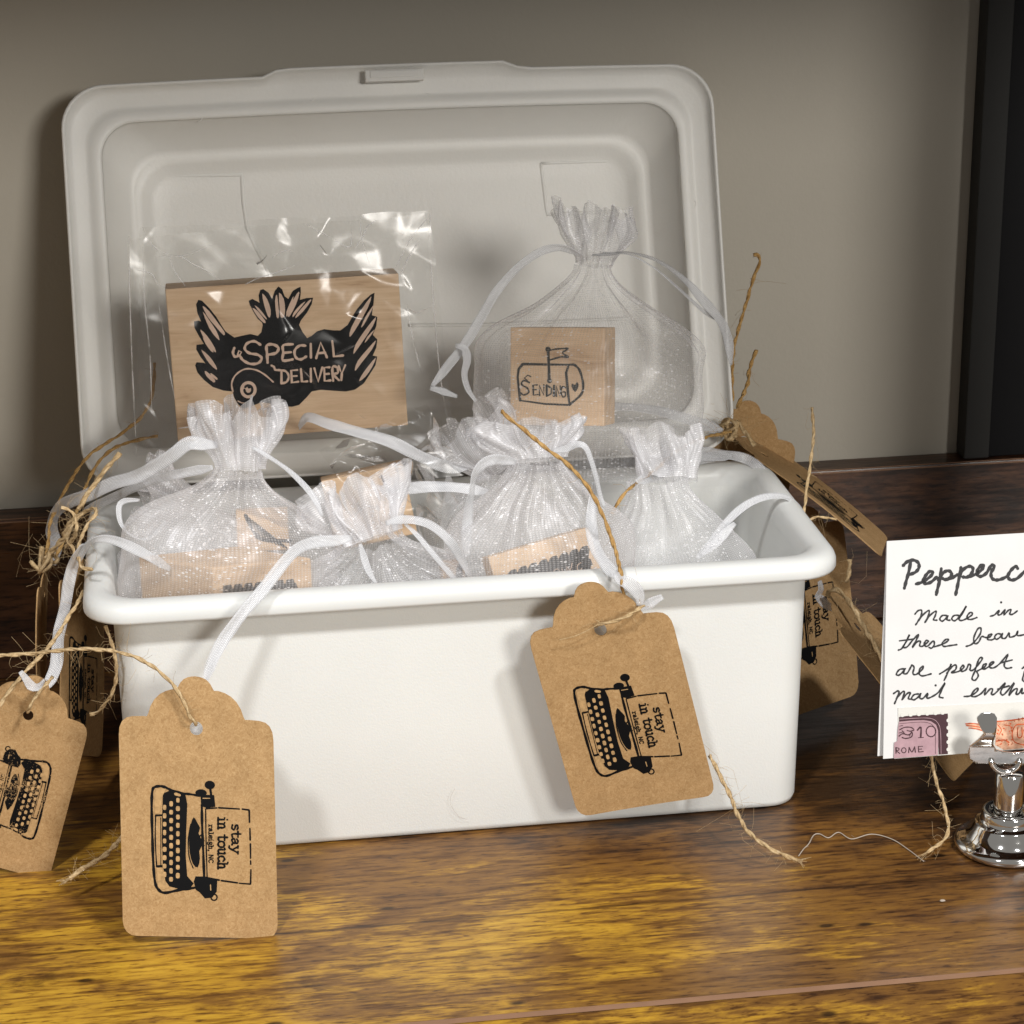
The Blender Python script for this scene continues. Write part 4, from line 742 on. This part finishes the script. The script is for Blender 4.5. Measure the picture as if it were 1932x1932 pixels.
for P in ([(372,680),(398,652),(425,650),(422,690),(396,738),(378,765)], [(396,738),(440,682),(484,650),(480,690),(452,746)], [(452,746),(492,690),(540,655),(534,692),(520,724),(548,728)], [(628,692),(592,690),(570,718),(590,736),(622,710),(636,690),(626,724),(652,728)], [(722,690),(686,690),(665,715),(686,733),(722,704),(782,615),(746,680),(722,720),(748,730),(800,705),(830,680),(815,665),(790,690),(790,716),(820,722),(866,706)], [(972,696),(1006,685),(1042,648),(1032,684),(1058,680),(1088,643),(1080,686),(1115,650),(1136,645),(1126,680),(1150,680),(1186,654)],
          [(240,966),(275,945),(330,842),(302,900),(278,942),(310,940),(352,890),(402,840),(376,900),(350,946),(390,900),(416,895),(410,930),(432,935),(466,910),(480,894),(460,890),(446,920),(470,936),(518,892),(526,925),(505,950),(484,944)], [(250,892),(362,878)], [(526,940),(600,915),(640,886),(620,880),(590,910),(602,936),(650,930),(706,922)], [(780,936),(830,915),(890,840),(896,790),(870,800),(840,870),(850,915),(880,900),(902,858),(930,864),(960,866),(985,840),(960,845),(950,880),(985,885)], [(985,885),(1008,872)], [(1060,840),(1028,836),(1006,860),(1020,880),(1050,862),(1068,832),(1064,868),(1092,870),(1122,828),(1126,862),(1170,850),(1192,813),(1186,850),(1245,842)],
          [(288,1114),(250,1120),(225,1155),(242,1166),(276,1140),(296,1108),(282,1150),(310,1150),(340,1100),(350,1084),(366,1106),(356,1150),(380,1160),(426,1125),(440,1094),(415,1110),(405,1150),(432,1171),(502,1154)], [(568,1156),(640,1110),(662,1074),(636,1140),(605,1206)], [(625,1150),(670,1095),(700,1085),(696,1120),(660,1145),(720,1135),(760,1105),(756,1085),(735,1110),(746,1135),(780,1120),(800,1078),(816,1090),(810,1125),(840,1120),(900,1050),(906,1024),(880,1040),(850,1130),(826,1190),(850,1206),(876,1170),(862,1135)], [(862,1135),(925,1100),(940,1074),(915,1085),(910,1115),(940,1110),(1002,1063),(975,1065),(965,1100),(1000,1106),(1050,1070),(1112,998),(1082,1080),(1100,1110),(1142,1104)], [(1058,1066),(1146,1044)], [(1225,1112),(1245,1096)], [(1245,1135),(1228,1200),(1245,1216)],
          [(202,1312),(235,1290),(246,1300),(230,1345),(210,1392)], [(224,1352),(270,1300),(290,1300),(270,1360)], [(270,1360),(312,1310),(336,1305),(320,1350),(346,1355)], [(402,1314),(366,1320),(345,1350),(366,1361),(402,1335),(420,1308),(410,1345),(436,1350),(476,1308),(466,1346),(500,1340),(560,1300),(612,1224),(582,1290),(566,1335),(596,1345)], [(764,1334),(810,1330),(860,1300),(876,1270),(850,1280),(820,1325),(850,1336),(900,1310),(936,1268),(926,1322),(970,1275),(990,1280),(980,1316),(1010,1310),(1092,1224),(1056,1290),(1062,1320),(1090,1310),(1162,1224),(1132,1290),(1120,1326),(1160,1280),(1186,1275),(1176,1316),(1200,1310),(1226,1268),(1220,1310),(1245,1302)], [(1030,1276),(1122,1250)]): ink.stroke(P, 13.5)
ink.disc(1058, 586, 9); ink.disc(537, 1246, 9); ink.build('handwriting', M_pen, card)
fT = fn_of(CP, ZS, .0004)
ink = Ink(fT); ink.poly([(245,1498),(300,1490),(400,1482),(520,1478),(634,1470),(636,1600),(634,1792),(560,1797),(556,1640),(250,1640)]); ink.build('stamp_border', M_maroon, card)
ink = Ink(lambda x, y, h: fT(x, y, h+.00008))
for x in (272, 338, 404, 470, 536, 592): ink.disc(x, 1492-(x-272)*.06-8, 17, 14)
for y in (1525, 1583, 1640, 1697, 1756): ink.disc(640, y, 17, 17)
ink.build('perforation', M_strip, card)
ink = Ink(lambda x, y, h: fT(x, y, h+.00012)); ink.poly([(245,1535),(340,1526),(440,1522),(500,1532),(540,1560),(556,1605),(558,1700),(554,1800),(204,1826),(208,1700),(232,1690),(236,1600)]); ink.stroke([(250,1515),(440,1505),(520,1516),(560,1555),(576,1620),(580,1790)], 4); ink.build('stamp_face', M_pink, card)
ink = Ink(lambda x, y, h: fT(x, y, h+.0002))
for P, w in (([(392,1602),(420,1580),(418,1660)], 13), ([(400,1662),(440,1660)], 7), ([(500+38*cos(k*pi/8), 1612+42*sin(k*pi/8)) for k in range(17)], 9), ([(222,1740),(222,1785)], 10), ([(222,1740),(246,1748),(240,1762),(224,1764),(252,1788)], 7), ([(284+18*cos(k*pi/6), 1762+20*sin(k*pi/6)) for k in range(13)], 7), ([(322,1782),(326,1738)], 7), ([(326,1738),(348,1776),(370,1734)], 8), ([(370,1734),(376,1778)], 8), ([(400,1732),(402,1776)], 9), ([(400,1732),(434,1730)], 6), ([(402,1754),(428,1752)], 6), ([(402,1776),(440,1772)], 6),
             ([(250,1600),(290,1580),(340,1580),(365,1600),(340,1610),(310,1605)], 8), ([(245,1650),(275,1630),(320,1640),(350,1620),(345,1655),(300,1668),(270,1660)], 9), ([(300,1640),(270,1605)], 6), ([(330,1650),(350,1600)], 6), ([(250,1570),(275,1565)], 5), ([(245,1625),(285,1615)], 5), ([(250,1550),(420,1538),(490,1548),(525,1580),(535,1640),(535,1790)], 3)): ink.stroke(P, w)
ink.build('stamp_print', M_maroon, card)
ink = Ink(fT); ink.poly([(1020,1535),(1180,1520),(1260,1505),(1260,1740),(1180,1750),(1080,1760),(1010,1720),(1015,1640)]); ink.poly([(775,1548),(880,1552),(900,1600),(840,1588),(790,1572)]); ink.build('postmark_wash', M_peach, card)
ink = Ink(lambda x, y, h: fT(x, y, h+.0001)); rng = random.Random(5)
for P, w in (([(775,1552),(820,1548),(900,1556)], 8), ([(780,1565),(840,1570),(905,1582)], 7), ([(800,1585),(850,1590),(905,1604)], 7), ([(1025,1532),(1130,1524),(1250,1506)], 9), ([(1150,1600),(1180,1560),(1250,1555)], 8), ([(1150,1600),(1145,1650),(1170,1700),(1250,1722)], 8), ([(1190,1580),(1188,1650),(1210,1662),(1225,1640),(1222,1580)], 8), ([(1255,1590),(1238,1600),(1250,1630),(1240,1660)], 8), ([(1030,1560),(1060,1600),(1040,1640)], 6), ([(1080,1560),(1130,1570),(1140,1610)], 6), ([(1020,1690),(1080,1680),(1120,1700)], 10), ([(1165,1535),(1160,1515)], 5), ([(1200,1530),(1196,1508)], 5), ([(1232,1525),(1228,1500)], 5)): ink.stroke(P, w)
for _ in range(40): ink.disc(rng.uniform(1025, 1150), rng.uniform(1545, 1725), rng.uniform(2, 7), n=7)
ink.build('postmark', M_orange, card)
tw('', card, reg(2000, 1300, 654/1264), [(795,1250),(806,1320),(830,1420),(858,1500),(878,1580),(884,1640),(866,1690),(825,1725),(778,1757)], [-.022,-.022,-.024,-.026,-.029,-.033,-.036,-.038,-.040], seed=31, r=.0009, fz=70, fl=.005, fray=10)

ZH = reg(2400, 1750, 254/892)
hc = atZ(*ZH((722, 1560)), 0); ho = thing('card_holder', 'chrome card holder with round stepped base and wavy clip', 'card holder', hc)
def lathe(name, prof, par, n=56):
    vs = [hc+V((r*cos(2*pi*k/n), r*sin(2*pi*k/n), z)) for r, z in prof for k in range(n)]
    fs = [(i*n+k, i*n+(k+1) % n, (i+1)*n+(k+1) % n, (i+1)*n+k) for i in range(len(prof)-1) for k in range(n)]
    return mk(name, vs, fs, M_chrome, par, True)
lathe('base', [(.0001, .0004), (.0172, .0003), (.0184, .0010), (.0187, .0022), (.0182, .0034), (.0170, .0042), (.0150, .0050), (.0146, .0054), (.0140, .0060), (.0128, .0078), (.0117, .0100), (.0112, .0106), (.0100, .0110), (.0096, .0114), (.0094, .0126), (.0092, .0146), (.0088, .0152), (.0080, .0154), (.0070, .0153), (.0064, .0148), (.0062, .0140), (.0001, .0140)], ho)
sz = .0305
lathe('stem', [(.0052, .0138), (.0052, .0190), (.0051, sz-.001), (.0046, sz), (.0001, sz+.0002)], ho, 40)
L_ = [(465,380),(466,405),(478,440),(525,530),(470,590),(400,640),(380,700),(396,762),(450,795),(560,802),(600,812)]; I_ = [(612,630),(614,590),(630,545),(640,480),(643,385),(620,348),(560,335),(500,345)]
outl = L_ + [(1590-x, y) for x, y in reversed(L_)] + [(1590-x, y) for x, y in reversed(I_)] + [(950,676),(880,698),(795,706),(710,698),(640,676)] + I_
HP = Plane(hc+V((0, -.0045, sz)), V((1, 0, 0)), V((0, 0, -1)))
def bendf(v):      # tips lean forward then back
    return .0 if v > 640 else -.0016*sin(min(1, (640-v)/110)*pi/2)+ (.0022*max(0, (520-v)/120) if v < 520 else 0)
tri = delaunay_2d_cdt([V(p) for p in outl]+[V((x, y)) for x in range(400, 1200, 24) for y in range(345, 800, 15)], [(i, (i+1) % len(outl)) for i in range(len(outl))], [list(range(len(outl)))], 1, 1e-4)
vs = [HP.hit(*ZH((p.x, p.y)), .0055*(800-p.y)/465-bendf(p.y)) for p in tri[0]]
clip = mk('clip', vs, [tuple(f) for f in tri[2]], M_chrome, ho, True, solid=.0008, off=0)
# bright stirrup where the clip meets the stem
mb = MB(); tube(mb, [HP.hit(*ZH((722+130*cos(t), 770+110*sin(t))), .0008) for t in [k*pi/16 for k in range(17)]], .0011, 8); mb.build('collar', M_chrome, ho, True)

# ------------------------------------------------------------------ loose bits on the table
mb = MB(); RT7 = reg(2000, 1300, 654/1264)
P = cr([atZ(*RT7(p), .0004) for p in ((135,1775),(160,1740),(185,1715),(210,1672),(240,1665),(285,1684),(335,1657),(400,1690),(500,1666),(600,1690),(680,1740),(762,1802))], 8); tube(mb, P, .00022, 5); T_, N_ = frames(P); fuzz(mb, P, T_, 6, .004, random.Random(2), .00006)
o = mb.build('loose_thread', M_lint, None, True); o['label'] = 'thin loose thread lying on the table right of the bin'; o['category'] = 'thread'
q = atZ(1778, 1699, .0006); bm = bmesh.new(); bmesh.ops.create_icosphere(bm, subdivisions=2, radius=.0007, matrix=Matrix.Translation(q) @ Matrix.Diagonal((1.5, .8, .6, 1)))
for v in bm.verts: v.co += V((noise.noise(v.co*2000), noise.noise(v.co*2000+V((3, 0, 0))), 0))*.0003
o = bm_obj('paper_crumb', bm, M_lint); o['label'] = 'tiny pale crumb on the table in front of the card holder'; o['category'] = 'crumb'

for px, lab in (([(858,1488),(850,1505),(852,1522),(866,1540),(880,1546)], 'fine curly fibre stuck low on the bin front'),):
    mb = MB(); tube(mb, cr([atY(x, y, .0095) for x, y in px], 8), .00005, 4); o = mb.build('stray_fibre', M_lint, None, True); o['label'] = lab; o['category'] = 'fibre'
